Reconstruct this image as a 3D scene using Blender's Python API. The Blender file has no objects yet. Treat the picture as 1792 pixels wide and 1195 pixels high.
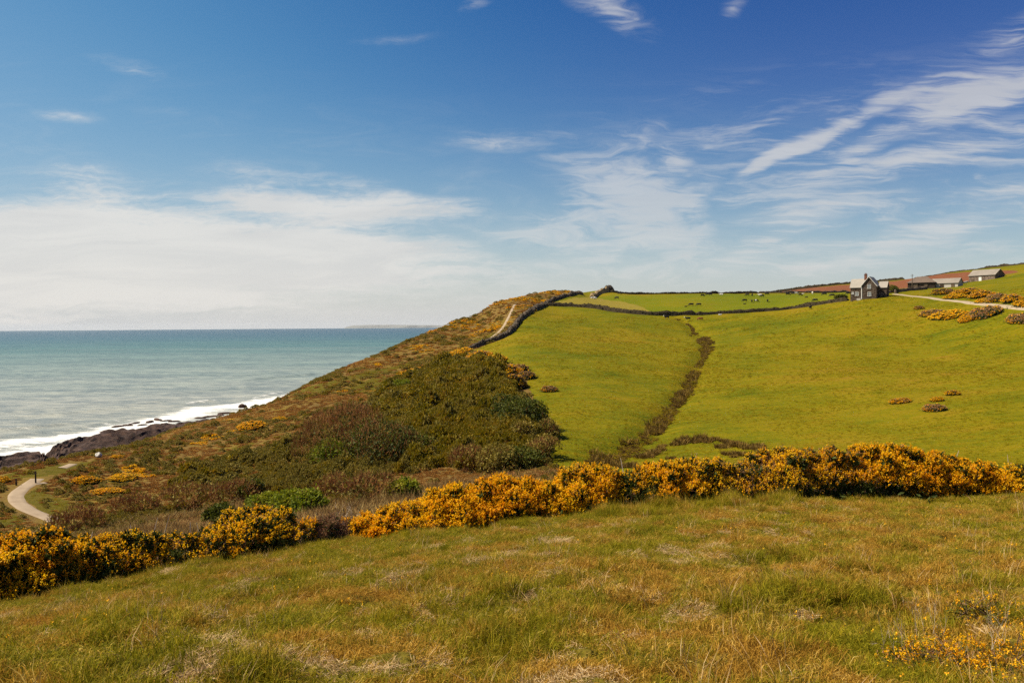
import bpy, bmesh, math, random
import numpy as np
from mathutils import Vector, Matrix

# ------------------------------------------------------------------ camera, sky, sun, exposure
S = bpy.context.scene
COL = S.collection
CAM_Z = 40.0                       # metres above the sea
F_PX, CU, CV = 1394.0, 896.0, 597.5
PITCH, ROLL = 0.01987, 0.0073
_F = np.array([0, math.cos(PITCH), -math.sin(PITCH)])
_R0 = np.array([1.0, 0, 0]); _U0 = np.array([0, math.sin(PITCH), math.cos(PITCH)])
_R = math.cos(ROLL)*_R0 - math.sin(ROLL)*_U0
_U = math.sin(ROLL)*_R0 + math.cos(ROLL)*_U0
CAM = np.array([0.0, 0.0, CAM_Z])
cd = bpy.data.cameras.new('camera'); co = bpy.data.objects.new('camera', cd); COL.objects.link(co)
cd.sensor_fit = 'HORIZONTAL'; cd.sensor_width = 36.0; cd.lens = 36.0*F_PX/1792.0
cd.clip_start = 0.05; cd.clip_end = 80000
co.matrix_world = Matrix(((_R[0], _U[0], -_F[0], 0), (_R[1], _U[1], -_F[1], 0), (_R[2], _U[2], -_F[2], CAM_Z), (0, 0, 0, 1)))
S.camera = co

SUN_AZ, SUN_EL = math.radians(-82), math.radians(50)     # azimuth from +y towards +x
S.view_settings.view_transform = 'Standard'; S.view_settings.look = 'None'
S.view_settings.exposure = 0.72; S.view_settings.gamma = 1.0
sd = bpy.data.lights.new('sun', 'SUN'); so = bpy.data.objects.new('sun', sd); COL.objects.link(so)
sd.energy = 5.0; sd.angle = math.radians(0.53); sd.color = (1.0, 0.885, 0.68)
_sv = Vector((math.sin(SUN_AZ)*math.cos(SUN_EL), math.cos(SUN_AZ)*math.cos(SUN_EL), math.sin(SUN_EL)))
so.rotation_euler = _sv.to_track_quat('Z', 'Y').to_euler()

S.cycles.use_denoising = False; S.cycles.use_adaptive_sampling = False
S.cycles.max_bounces = 6; S.cycles.diffuse_bounces = 3; S.cycles.transparent_max_bounces = 8

# ------------------------------------------------------------------ node helpers
class NT:
    def __init__(s, tree): s.t = tree; s.n = tree.nodes; s.l = tree.links; s.n.clear()
    def put(s, sock, val):
        if val is None: return
        if isinstance(val, bpy.types.NodeSocket): s.l.new(val, sock)
        else:
            if hasattr(sock.default_value, '__len__') and not isinstance(val, str) and len(sock.default_value) == 4 and len(val) == 3: val = (*val, 1)
            sock.default_value = val
    def node(s, typ, ins=None, **props):
        n = s.n.new(typ)
        for k, v in props.items(): setattr(n, k, v)
        for k, v in (ins or {}).items(): s.put(n.inputs[k], v)
        return n
    def math(s, op, a, b=None, c=None, clamp=False):
        return s.node('ShaderNodeMath', {0: a, 1: b, 2: c}, operation=op, use_clamp=clamp).outputs[0]
    def vec(s, op, a, b=None):
        n = s.node('ShaderNodeVectorMath', {0: a, 1: b}, operation=op); return n.outputs[1] if op in ('LENGTH', 'DOT_PRODUCT') else n.outputs[0]
    def mix(s, f, a, b, mode='MIX'):
        n = s.node('ShaderNodeMix', data_type='RGBA', blend_type=mode, clamp_factor=True); s.put(n.inputs[0], f); s.put(n.inputs[6], a); s.put(n.inputs[7], b); return n.outputs[2]
    def noise(s, vec, scale, detail=3, rough=0.55, dist=0.0):
        return s.node('ShaderNodeTexNoise', {'Vector': vec, 'Scale': scale, 'Detail': detail, 'Roughness': rough, 'Distortion': dist}).outputs[0]
    def map(s, vec, loc=(0,0,0), rot=(0,0,0), scale=(1,1,1), typ='POINT'):
        return s.node('ShaderNodeMapping', {'Vector': vec, 'Location': loc, 'Rotation': rot, 'Scale': scale}, vector_type=typ).outputs[0]
    def step(s, v, a, b):
        return s.node('ShaderNodeMapRange', {'Value': v, 'From Min': a, 'From Max': b}, interpolation_type='SMOOTHSTEP').outputs[0]
    def ramp(s, f, stops):
        n = s.node('ShaderNodeValToRGB', {'Fac': f}); e = n.color_ramp.elements
        while len(e) < len(stops): e.new(0.5)
        for k, (p, c) in enumerate(stops): e[k].position = p; e[k].color = (*c, 1)
        return n.outputs[0]
    def attr(s, name, typ='GEOMETRY', out='Fac'):
        return s.node('ShaderNodeAttribute', attribute_name=name, attribute_type=typ).outputs[out]
    def pos(s): return s.node('ShaderNodeNewGeometry').outputs['Position']
    def obj(s): return s.node('ShaderNodeTexCoord').outputs['Object']
    def rand(s): return s.node('ShaderNodeObjectInfo').outputs['Random']
    def bump(s, h, strength=0.5, dist=0.1): return s.node('ShaderNodeBump', {'Height': h, 'Strength': strength, 'Distance': dist}).outputs[0]
    def surf(s, color, rough=0.85, spec=0.2, normal=None, trans=0.0, metallic=0.0):
        p = s.node('ShaderNodeBsdfPrincipled', {'Base Color': color, 'Roughness': rough, 'Specular IOR Level': spec, 'Metallic': metallic})
        if normal is not None: s.l.new(normal, p.inputs['Normal'])
        o = p.outputs[0]
        if trans:
            t = s.node('ShaderNodeBsdfTranslucent', {'Color': color})
            o = s.node('ShaderNodeMixShader', {0: trans, 1: o, 2: t.outputs[0]}).outputs[0]
        s.l.new(o, s.node('ShaderNodeOutputMaterial').inputs[0])
def material(name):
    m = bpy.data.materials.new(name); m.use_nodes = True
    return m, NT(m.node_tree)

# ------------------------------------------------------------------ sky with cirrus
W = bpy.data.worlds.new('World'); S.world = W; W.use_nodes = True
def build_sky():
    n = NT(W.node_tree)
    D = n.node('ShaderNodeTexCoord').outputs['Generated']
    sky = n.node('ShaderNodeTexSky', sky_type='NISHITA', sun_disc=False, sun_elevation=SUN_EL, sun_rotation=SUN_AZ, altitude=40, air_density=1.0, dust_density=0.6, ozone_density=2.5)
    sx = n.node('ShaderNodeSeparateXYZ', {0: D}); x, y, z = sx.outputs
    col = n.node('ShaderNodeHueSaturation', {'Hue': 0.487, 'Saturation': 1.62, 'Value': 0.84, 'Color': sky.outputs[0]}).outputs[0]
    away = n.step(n.math('ADD', n.math('MULTIPLY', x, 1.0), n.math('MULTIPLY', z, 1.0)), -0.30, 0.80)
    col = n.mix(n.math('MULTIPLY', away, n.step(z, 0.0, 0.30)), col, n.vec('MULTIPLY', col, (0.09, 0.50, 0.92)))
    ys = n.math('MAXIMUM', y, 0.02)
    P = n.node('ShaderNodeCombineXYZ', {0: n.math('DIVIDE', x, ys), 1: n.math('DIVIDE', z, ys)}).outputs[0]   # the sky ahead, as a flat chart of directions
    warp = n.node('ShaderNodeTexNoise', {'Vector': P, 'Scale': 7.0, 'Detail': 4.0, 'Roughness': 0.6}).outputs[1]
    Pw = n.node('ShaderNodeVectorMath', {0: P, 1: n.vec('MULTIPLY', n.vec('SUBTRACT', warp, (0.5, 0.5, 0.5)), (0.05, 0.025, 0))}, operation='ADD').outputs[0]
    def group(cl):
        tot = None
        for u, v, a, b, ang, s in cl:
            c = ((u-896)/1394, (572-v)/1394, 0)
            m = n.map(Pw, c, (0, 0, math.radians(ang)), (a/1394, b/1394, 1), 'TEXTURE')
            g = n.node('ShaderNodeTexGradient', {0: m}, gradient_type='SPHERICAL').outputs[1]
            g = n.math('MULTIPLY', g, s)
            tot = g if tot is None else n.math('ADD', tot, g)
        return tot
    def streaks(ang, sx_, sy_, detail=6, dist=0.6, rough=0.62):
        return n.noise(n.map(Pw, (0, 0, 0), (0, 0, -math.radians(ang)), (sx_, sy_, 1)), 1.0, detail, rough, dist)
    L = group([(-80,440,540,128,0,2.1),(300,440,470,108,-2,1.7),(560,448,330,62,-2,1.3),(640,366,260,34,-1,1.3),(420,352,170,30,-3,0.8),(160,320,170,60,-8,0.75),(120,202,100,22,-4,0.5),(240,118,130,26,-16,0.42),
               (870,250,160,30,-2,0.55),(470,322,190,60,-10,0.5),(700,400,260,60,0,0.45),(620,325,110,22,-6,0.5),(330,200,240,40,-14,0.22),(330,520,800,70,0,0.8),(60,555,130,8,0,0.6),(700,73,120,14,4,0.3),(900,470,500,60,0,0.5)])
    M = group([(1075,325,200,95,-28,0.95),(1140,375,150,75,-20,0.85),(1182,285,56,38,-20,0.95),(1125,238,110,45,5,0.5),(1235,328,80,38,48,0.65),(1110,425,260,45,-6,0.6),(920,415,240,60,-8,0.6),(1160,478,320,42,0,0.75),
               (1075,25,120,42,-28,0.85),(1288,22,40,24,40,0.6),(1010,380,60,40,-20,0.5),(840,5,50,20,30,0.5)])
    Rr = group([(1450,238,230,24,25,1.18),(1370,283,110,16,25,0.90),(1730,160,270,39,10,1.40),(1650,212,210,30,18,1.06),(1570,298,360,30,11,1.18),(1490,275,110,27,22,0.67),(1745,90,190,52,20,0.62),(1440,372,220,33,8,1.06),
                (1340,428,150,35,20,0.78),(1550,440,240,37,14,0.67),(1770,338,150,33,8,0.78),(1720,400,240,40,8,0.50),(1400,470,340,29,4,0.62),(1720,230,200,29,14,0.56)])
    dens = None
    for m, nz, k in ((L, n.math('ADD', n.math('MULTIPLY', streaks(-3, 7, 60, 8), 0.7), n.math('MULTIPLY', n.noise(n.map(Pw, scale=(38, 120, 1)), 1.0, 5, 0.6, 1.5), 0.3)), 0.88), (M, streaks(-24, 14, 60, 8, 1.0), 0.60), (Rr, streaks(20, 6.0, 70, 8, 1.3), 0.74)):
        fine = n.math('MULTIPLY', n.math('SUBTRACT', nz, 0.5), 3.4)
        d = n.math('ADD', m, n.math('MULTIPLY', fine, n.math('MINIMUM', n.math('MULTIPLY', m, 1.5), 0.85)))
        d = n.math('MULTIPLY', n.step(d, 0.05, 1.3), k)
        dens = d if dens is None else n.math('MAXIMUM', dens, d)
    veil = n.math('MULTIPLY', n.step(streaks(10, 6.0, 30, 8, 1.6), 0.44, 0.80), n.math('MULTIPLY', n.step(z, 0.34, 0.02), 0.26))
    dens = n.math('MAXIMUM', dens, veil)
    rgt = n.math('MULTIPLY', n.step(n.math('DIVIDE', x, ys), 0.0, 0.35), n.math('MULTIPLY', n.step(z, 0.03, 0.09), n.step(z, 0.31, 0.20)))
    wisps = n.math('MULTIPLY', n.step(n.math('ADD', n.math('MULTIPLY', streaks(18, 5.0, 34, 8, 1.2), 0.75), n.math('MULTIPLY', streaks(18, 14, 120, 6, 0.8), 0.25)), 0.45, 0.68), n.math('MULTIPLY', rgt, 0.60))
    dens = n.math('MAXIMUM', dens, wisps)
    dens = n.math('MULTIPLY', dens, n.step(y, 0.05, 0.3))
    tint = n.step(n.math('DIVIDE', x, ys), -0.6, 0.6)
    # thin haze low over the horizon, whiter towards the sun
    hz = n.math('POWER', 2.718, n.math('MULTIPLY', n.math('MAXIMUM', z, 0.0), n.mixf(tint, -7.5, -8.0)))
    col = n.mix(n.math('MULTIPLY', hz, n.mixf(tint, 0.97, 0.9)), col, n.mix(tint, (6.2, 6.2, 6.1), (5.7, 5.9, 6.1)))
    glow = n.math('MULTIPLY', n.step(n.math('DIVIDE', x, ys), 0.1, -1.0), 0.30)
    col = n.mix(glow, col, (3.0, 3.9, 5.0))
    col = n.mix(n.math('MULTIPLY', dens, 0.93), col, n.mix(tint, (7.5, 7.25, 6.85), (6.6, 6.5, 6.35)))
    col = n.vec('MULTIPLY', col, n.mix(n.math('MULTIPLY', n.step(dens, 0.35, 0.8), n.step(streaks(-2, 3.5, 26, 6, 0.8), 0.62, 0.38)), (1, 1, 1), (0.915, 0.925, 0.94)))
    bg = n.node('ShaderNodeBackground', {'Color': col, 'Strength': 0.066})
    n.l.new(bg.outputs[0], n.node('ShaderNodeOutputWorld').inputs[0])
NT.mixf = lambda s, f, a, b: s.math('MULTIPLY_ADD', f, b-a, a)
build_sky()
# ------------------------------------------------------------------ terrain
def ray(u, v):
    u = np.asarray(u, float); v = np.asarray(v, float)
    d = _F + _R*((u-CU)/F_PX)[..., None] + _U*((CV-v)/F_PX)[..., None]
    return d
def at(u, v, y):
    d = ray(u, v); return CAM + d*(y/d[..., 1])[..., None]
# surveyed points: picture column, picture row, distance ahead in metres
SURVEY = [
 # near slope and the line the gorse hedge stands on
 (896,1195,6.3),(0,1195,6.1),(1792,1195,6.6),(450,1195,6.2),(1344,1195,6.5),(0,1120,13.5),(896,1050,11.5),(1400,1020,12.5),(450,1075,12),(1792,985,14.5),
 (0,1068,21),(150,1042,22.5),(300,1005,24),(450,982,25.5),(600,956,27),(750,940,27.5),(900,920,28),(1080,902,29),(1250,892,30),(1400,884,30.5),(1560,878,31),(1792,872,31),
 # valley floor
 (740,870,82),(900,832,92),(960,812,97),(600,882,84),(400,893,88),(200,902,91),(95,908,93),(1060,803,101),(1140,760,119),(1200,690,166),(1232,620,242),(1200,565,345),
 (1250,782,105),(1450,795,90),(1790,805,76),
 # main field
 (1300,600,270),(1600,600,230),(1790,600,195),(1500,660,170),(1790,680,130),(1640,705,125),(1300,690,158),(1000,600,262),(900,600,258),(1000,700,150),(1100,640,207),(980,760,115),
 (1500,740,118),(960,537,390),(1100,548,367),(1200,553,356),(1300,550,351),(1400,540,345),(1480,525,335),(1510,522,325),
 # upper field, far hedge, plough, farm
 (1075,513,540),(1200,515,560),(1320,513.5,570),(1488,510,590),(1060,507,520),(1030,520,480),
 (1488,498,720),(1580,489.5,700),(1660,478,680),(1741,468.5,620),(1792,463,560),(1580,503,520),(1720,490,420),(1650,503,395),(1600,505,385),
 (1570,515,328),(1640,523,297),(1700,530,268),(1792,541,224),(1790,500,300),(1792,480,390),
 # coast slope
 (820,612,272),(900,566,322),(960,530,402),(1010,514,452),(890,540,365),
 (1000,511,490),(905,522,430),(860,536,410),(800,561,390),(750,587,370),(700,607,350),(650,632,330),(600,656,310),(550,679,285),(500,704,265),(430,733,238),(380,750,224),
 (300,768,200),(200,800,172),(100,820,151),(0,834,136),
 (850,560,372),(800,590,335),(700,640,282),(650,680,230),(550,720,190),(400,760,165),(800,625,255),(750,700,178),(850,740,138),(700,760,137),(800,800,112),(650,800,118),(500,800,127),(300,820,131),(150,850,113),(60,860,108),
]
def _ctrl():
    P = [at(u, v, y) for u, v, y in SURVEY]
    rel = lambda x, y, z: P.append(np.array([x, y, CAM_Z+z]))
    for x, y, z in [(0,0,-1.65),(0,2.5,-2.13),(-3,2,-2.35),(3,2,-1.85),(0,-10,0.1),(-20,-6,-3.4),(25,-6,0.9),(0,-40,5),(-60,-25,-9),(60,-25,4),(-26,19,-9.6),(-60,30,-18),(-95,60,-23),(-120,95,-24.5),
                    (-150,60,-31),(-185,80,-43.5),(-190,20,-43.5),(45,34,-5.8),(90,60,-4),(120,110,-4.5),(200,120,4),(250,200,14),(330,330,33),(470,470,60),(600,300,60),
                    (9,45,-9.6),(-9,43,-10.6),(-25,40,-13.5),(25,48,-9.4),(45,800,15),(160,800,18),(300,860,36),(430,800,44),(520,760,52),(-30,60,-16.2),(5,65,-13.8)]:
        rel(x, y, z)
    for u, v, y, a, b in [(905,522,430,80,8),(860,536,410,70,-4),(800,561,390,60,-17),(750,583,370,55,-24),(700,601,350,50,-29),(650,623,330,45,-32),(600,644,310,40,-34),(550,666,285,38,-36),(500,689,265,35,-37),(430,717,238,30,-38),(380,731,224,24,-37),(300,753,200,18,-36),(200,786,172,18,-36),(100,806,151,18,-36),(0,823,136,16,-36)]:
        p = at(u, v, y); q = p-CAM
        for k, zz in ((a, b), (a*2.0, -45 if b < -10 else b-25), (a*4.0, -52)):
            s = (y+k)/y; rel(q[0]*s, q[1]*s, zz)
    return np.array(P)
_CP = _ctrl()
def _warp(x, y):
    r = np.hypot(x, y)+1e-9; k = np.log1p(r/15.0)/r
    return np.stack([x*k, y*k], -1), r
def _phi(d2): return 0.5*d2*np.log(d2+1e-12)
_q, _r = _warp(_CP[:, 0], _CP[:, 1]); _n = len(_q)
_K = _phi(((_q[:, None]-_q[None])**2).sum(-1)) + np.eye(_n)*2e-4
_Pm = np.hstack([np.ones((_n, 1)), _q])
_A = np.block([[_K, _Pm], [_Pm.T, np.zeros((3, 3))]])
_W = np.linalg.solve(_A, np.concatenate([(_CP[:, 2]-CAM_Z)/(_r+15.0), np.zeros(3)]))
def base_z(x, y):
    x = np.asarray(x, float); y = np.asarray(y, float); sh = x.shape
    x = x.ravel(); y = y.ravel(); out = np.empty(len(x))
    for i in range(0, len(x), 20000):
        q, r = _warp(x[i:i+20000], y[i:i+20000])
        d2 = (q[:, :1]-_q[None, :, 0])**2 + (q[:, 1:]-_q[None, :, 1])**2
        out[i:i+20000] = ((_phi(d2)@_W[:_n]) + _W[_n] + q@_W[_n+1:])*(r+15.0) + CAM_Z
    return out.reshape(sh)
_rng = np.random.default_rng(7)
_T = _rng.random((256, 256))
def vnoise(x, y, seed=0):
    x = np.asarray(x, float)+seed*17.31; y = np.asarray(y, float)+seed*9.77
    xi = np.floor(x).astype(int); yi = np.floor(y).astype(int); fx = x-xi; fy = y-yi
    fx = fx*fx*(3-2*fx); fy = fy*fy*(3-2*fy)
    g = lambda a, b: _T[a & 255, b & 255]
    return (g(xi, yi)*(1-fx)+g(xi+1, yi)*fx)*(1-fy) + (g(xi, yi+1)*(1-fx)+g(xi+1, yi+1)*fx)*fy - 0.5
def fbm(x, y, n=3, seed=0):
    s = 0; a = 1.0
    for k in range(n):
        s = s + a*vnoise(x*2**k, y*2**k, seed+k*3); a *= 0.5
    return s
def ground(x, y):
    """Height of the land with its small unevenness."""
    x = np.asarray(x, float); y = np.asarray(y, float)
    r = np.hypot(x, y); z = base_z(x, y)
    near = np.clip(1-(r-34)/14, 0, 1)
    z = z + near*(0.30*fbm(x/0.85, y/0.7, 3, 1) + 0.22*fbm(x/3.7, y/3.1, 2, 5))
    far = 1-near
    z = z + far*0.5*fbm(x/14, y/14, 3, 8)
    # the scrub mound: a bank with a steep right flank above the pasture
    xb = np.interp(y, [90, 105, 150, 205], [4.0, 4.8, 3.6, -2.0]); q = xb-x
    z = z + 2.3*np.clip(q/4.5, 0, 1)**0.8*np.exp(-(np.maximum(q, 0)/22.0)**2)*np.clip((y-98)/12, 0, 1)*np.clip((205-y)/45, 0, 1)
    return z
def hit(u, v, tmax=900.0):
    """Where the sight line of a picture point meets the land (falls back to the last near miss)."""
    d = ray(float(u), float(v)); d = d/d[1]
    ys = np.exp(np.linspace(math.log(4), math.log(tmax), 700))
    P = CAM + d*ys[:, None]
    g = ground(P[:, 0], P[:, 1]); c = P[:, 2]-g
    k = np.argmax(c < 0) if (c < 0).any() else int(np.argmin(c/ys))
    y = ys[k]
    if c[k] < 0 and k > 0:
        t = c[k-1]/(c[k-1]-c[k]); y = ys[k-1]+t*(ys[k]-ys[k-1])
    p = CAM + d*y
    return np.array([p[0], p[1], float(ground(p[0], p[1]))])

# ------------------------------------------------------------------ mesh helpers
def mk(name, V, faces, mats=(), midx=None, smooth=False, attrs=None, parent=None, link=True):
    """One mesh object out of arrays; faces is a list of (n, k) index arrays."""
    me = bpy.data.meshes.new(name); V = np.asarray(V, np.float32)
    faces = [np.asarray(f, np.int32) for f in faces if len(f)]
    me.vertices.add(len(V)); me.vertices.foreach_set('co', V.ravel())
    tot = sum(f.size for f in faces); nf = sum(len(f) for f in faces)
    me.loops.add(tot); me.loops.foreach_set('vertex_index', np.concatenate([f.ravel() for f in faces]) if faces else np.zeros(0, np.int32))
    me.polygons.add(nf)
    st = []; k = 0
    for f in faces:
        st.append(k+np.arange(len(f))*f.shape[1]); k += f.size
    me.polygons.foreach_set('loop_start', np.concatenate(st).astype(np.int32))
    if midx is not None: me.polygons.foreach_set('material_index', np.asarray(midx, np.int32))
    me.polygons.foreach_set('use_smooth', np.full(nf, smooth))
    for k, v in (attrs or {}).items():
        a = me.attributes.new(k, 'FLOAT', 'POINT'); a.data.foreach_set('value', np.asarray(v, np.float32))
    me.update(calc_edges=True)
    for m in mats: me.materials.append(m)
    o = bpy.data.objects.new(name, me)
    if link: COL.objects.link(o)
    if parent: o.parent = parent
    return o
def grid_faces(nr, nc, wrap=False):
    i = np.arange(nr-1)[:, None]; j = np.arange(nc if wrap else nc-1)[None]
    a = i*nc+j; b = i*nc+(j+1) % nc
    return np.stack([a, b, b+nc, a+nc], -1).reshape(-1, 4)
def tag(o, label=None, cat=None, group=None, kind=None):
    for k, v in (('label', label), ('category', cat), ('group', group), ('kind', kind)):
        if v: o[k] = v
    return o
def thing(name, loc, rz=0.0, label=None, cat=None, group=None):
    o = bpy.data.objects.new(name, None); COL.objects.link(o); o.location = loc; o.rotation_euler = (0, 0, rz); o.empty_display_size = 0.3
    return tag(o, label, cat, group)
def inside(px, py, poly):
    c = np.zeros(np.shape(px), bool); n = len(poly)
    for k in range(n):
        x1, y1 = poly[k][:2]; x2, y2 = poly[(k+1) % n][:2]
        if y1 == y2: continue
        t = ((y1 > py) != (y2 > py)) & (px < (x2-x1)*(py-y1)/(y2-y1)+x1); c ^= t
    return c
def seg_dist(px, py, line):
    best = np.full(np.shape(px), 1e9)
    for (x1, y1), (x2, y2) in zip([p[:2] for p in line[:-1]], [p[:2] for p in line[1:]]):
        dx, dy = x2-x1, y2-y1; L = dx*dx+dy*dy+1e-9
        t = np.clip(((px-x1)*dx+(py-y1)*dy)/L, 0, 1)
        best = np.minimum(best, np.hypot(px-x1-t*dx, py-y1-t*dy))
    return best
def resample(P, step):
    P = np.asarray(P, float); d = np.r_[0, np.cumsum(np.hypot(*(P[1:, :2]-P[:-1, :2]).T))]
    n = max(2, int(d[-1]/step)+1); s = np.linspace(0, d[-1], n)
    return np.stack([np.interp(s, d, P[:, k]) for k in range(P.shape[1])], -1)
def smooth_line(P, it=2):
    P = np.asarray(P, float)
    for _ in range(it):
        Q = [P[0]]
        for a, b in zip(P[:-1], P[1:]): Q += [a*0.75+b*0.25, a*0.25+b*0.75]
        P = np.array(Q+[P[-1]])
    return P
def trace(pts, tmax=900): return np.array([hit(u, v, tmax) for u, v in pts])
def trace_poly(pts): return [tuple(p[:2]) for p in trace(pts)]

# ------------------------------------------------------------------ zones of the land
COAST_BANK = [(818,614),(850,603),(877,593),(895,581),(908,562),(925,549),(946,537),(971,525),(1005,517)]
SCRUB = trace_poly([(1000,518),(971,526),(946,538),(925,550),(908,563),(895,582),(877,594),(850,604),(828,613),(850,628),(885,640),(912,668),(935,705),(952,735),(966,760),(968,790),(960,812),(1000,826),(1040,822)])
SCRUB += [(15.0, 70.0), (14.0, 33.0), (0.0, 29.5), (-16.0, 21.0), (-30.0, 16.0), (-200.0, 20.0), (-200.0, 130.0), (-110.0, 420.0), (-30.0, 600.0), (46.0, 505.0)]
UPPER = trace_poly([(972,531),(1010,533),(1060,539),(1150,547),(1250,546),(1400,537),(1486,520),(1488,511),(1320,514.5),(1200,516),(1075,514),(1035,521)])
TAN = trace_poly([(968,531),(1010,533),(1060,539),(1140,546),(1128,538),(1090,529),(1062,524),(1035,521)])
PLOUGH = trace_poly([(1240,513.2),(1320,513),(1488,510),(1545,506),(1600,503),(1690,494),(1745,482),(1785,476),(1770,473),(1720,474.5),(1696,476),(1660,479),(1627,482.5),(1580,490),(1488,498.5),(1354,508)])
MEADOWS = [trace_poly(q) for q in ([(0,836),(45,822),(100,812),(160,806),(215,796),(165,812),(125,823),(100,830),(55,836),(0,850)], [(48,872),(70,852),(100,868),(130,880),(152,892),(120,902),(80,898)], [(0,895),(20,880),(30,900),(60,912),(20,925),(0,925)],
           [(500,694),(560,671),(640,648),(722,630),(730,634),(700,645),(600,668),(540,694)], [(830,592),(875,580),(870,588),(840,602)], [(390,790),(430,775),(450,768),(455,775),(420,790)], [(600,680),(665,655),(690,660),(650,690)])]
BRAMBLE = trace_poly([(690,668),(760,640),(815,630),(872,650),(905,690),(945,735),(964,765),(958,815),(860,822),(760,822),(700,805),(640,740)])
MIXED = trace_poly([(480,780),(600,735),(690,668),(760,822),(560,858),(380,872),(300,850),(330,820)])
STREAM = smooth_line(trace([(1182,556),(1200,561),(1212,570),(1213,582),(1230,590),(1238,603),(1234,617),(1226,632),(1215,650),(1206,668),(1193,690),(1172,715),(1150,745),(1120,770),(1085,788),(1050,806)]), 2)
def hedge_line_y(x): return np.interp(x, [-60,-30,-13.5,-10,-6,-1,3,8,14,20,40], [12,16,21,24,26.5,27.7,28.5,29.8,30.5,31.2,33])
def zone_masks(x, y):
    r = np.hypot(x, y)
    jx = x+0.02*r*fbm(x/(0.05*r+1), y/(0.05*r+1), 2, 31); jy = y+0.02*r*fbm(x/(0.05*r+1), y/(0.05*r+1), 2, 41)
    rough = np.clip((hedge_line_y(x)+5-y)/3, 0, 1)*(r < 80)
    scrub = inside(jx, jy, SCRUB)*(1-rough)
    upper = inside(x, y, UPPER)*1.0; tan = inside(jx, jy, TAN)*1.0; plough = inside(x, y, PLOUGH)*1.0
    mead = np.zeros_like(x)
    for m in MEADOWS: mead = np.maximum(mead, inside(jx, jy, m)*1.0)
    return rough, scrub*1.0, upper, tan, plough, mead

# ------------------------------------------------------------------ ground materials
def ground_material():
    m, n = material('land')
    p = n.pos()
    big = n.noise(p, 0.018, 4, 0.6); mid = n.noise(p, 0.11, 4, 0.6); fine = n.noise(n.map(p, scale=(1, 1, 1)), 0.9, 5, 0.7); grit = n.noise(p, 4.0, 3, 0.7)
    nap = n.noise(n.map(p, rot=(0, 0, 0.5), scale=(0.10, 0.55, 0.3)), 1.0, 5, 0.72)
    k = n.math('ADD', n.math('MULTIPLY', n.math('SUBTRACT', big, 0.5), 1.5), n.math('MULTIPLY', n.math('SUBTRACT', mid, 0.5), 0.9))
    k = n.math('ADD', n.math('ADD', k, n.math('MULTIPLY', n.math('SUBTRACT', nap, 0.5), 1.1)), n.math('MULTIPLY_ADD', n.math('SUBTRACT', fine, 0.5), 0.8, 0.5), clamp=True)
    field = n.ramp(k, [(0.0, (0.05667, 0.08075, 0.002295)), (0.3, (0.1082, 0.109, 0.002295)), (0.55, (0.1546, 0.1292, 0.002295)), (0.8, (0.1906, 0.1363, 0.00459)), (1.0, (0.2061, 0.1232, 0.01071))])
    upper = n.ramp(k, [(0.0, (0.0826, 0.1092, 0.0027)), (0.5, (0.1239, 0.1352, 0.0027)), (1.0, (0.1711, 0.1404, 0.0045))])
    scrub = n.ramp(n.math('ADD', n.math('MULTIPLY', mid, 0.6), n.math('MULTIPLY', fine, 0.4)), [(0.25, (0.08, 0.056, 0.010)), (0.45, (0.15, 0.092, 0.028)), (0.6, (0.17, 0.115, 0.018)), (0.8, (0.13, 0.105, 0.009))])
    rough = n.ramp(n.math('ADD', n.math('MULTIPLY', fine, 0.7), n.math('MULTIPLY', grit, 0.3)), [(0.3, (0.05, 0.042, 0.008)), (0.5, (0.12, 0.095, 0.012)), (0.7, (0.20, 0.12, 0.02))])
    plough = n.ramp(n.noise(n.map(p, scale=(0.02, 0.5, 1)), 1.0, 4, 0.6), [(0.3, (0.135, 0.048, 0.022)), (0.7, (0.20, 0.078, 0.036))])
    tan = n.ramp(fine, [(0.2, (0.17, 0.15, 0.012)), (0.8, (0.24, 0.17, 0.035))])
    mead = n.ramp(n.math('ADD', n.math('MULTIPLY', fine, 0.6), n.math('MULTIPLY', mid, 0.4)), [(0.3, (0.045, 0.045, 0.004)), (0.5, (0.095, 0.078, 0.006)), (0.7, (0.14, 0.095, 0.022))])
    def edge(name): return n.step(n.math('ADD', n.attr(name), n.math('MULTIPLY', n.math('SUBTRACT', fine, 0.5), 0.7)), 0.35, 0.65)
    c = n.mix(edge('upper'), field, upper); c = n.mix(edge('tan'), c, tan); c = n.mix(n.attr('plough'), c, plough)
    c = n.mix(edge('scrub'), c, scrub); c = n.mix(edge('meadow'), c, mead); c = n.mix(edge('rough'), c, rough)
    h = n.math('ADD', n.math('MULTIPLY', nap, 0.7), n.math('MULTIPLY', fine, 0.8))
    n.surf(c, 0.95, 0.05, n.bump(h, 0.9, 0.55))
    return m
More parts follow.
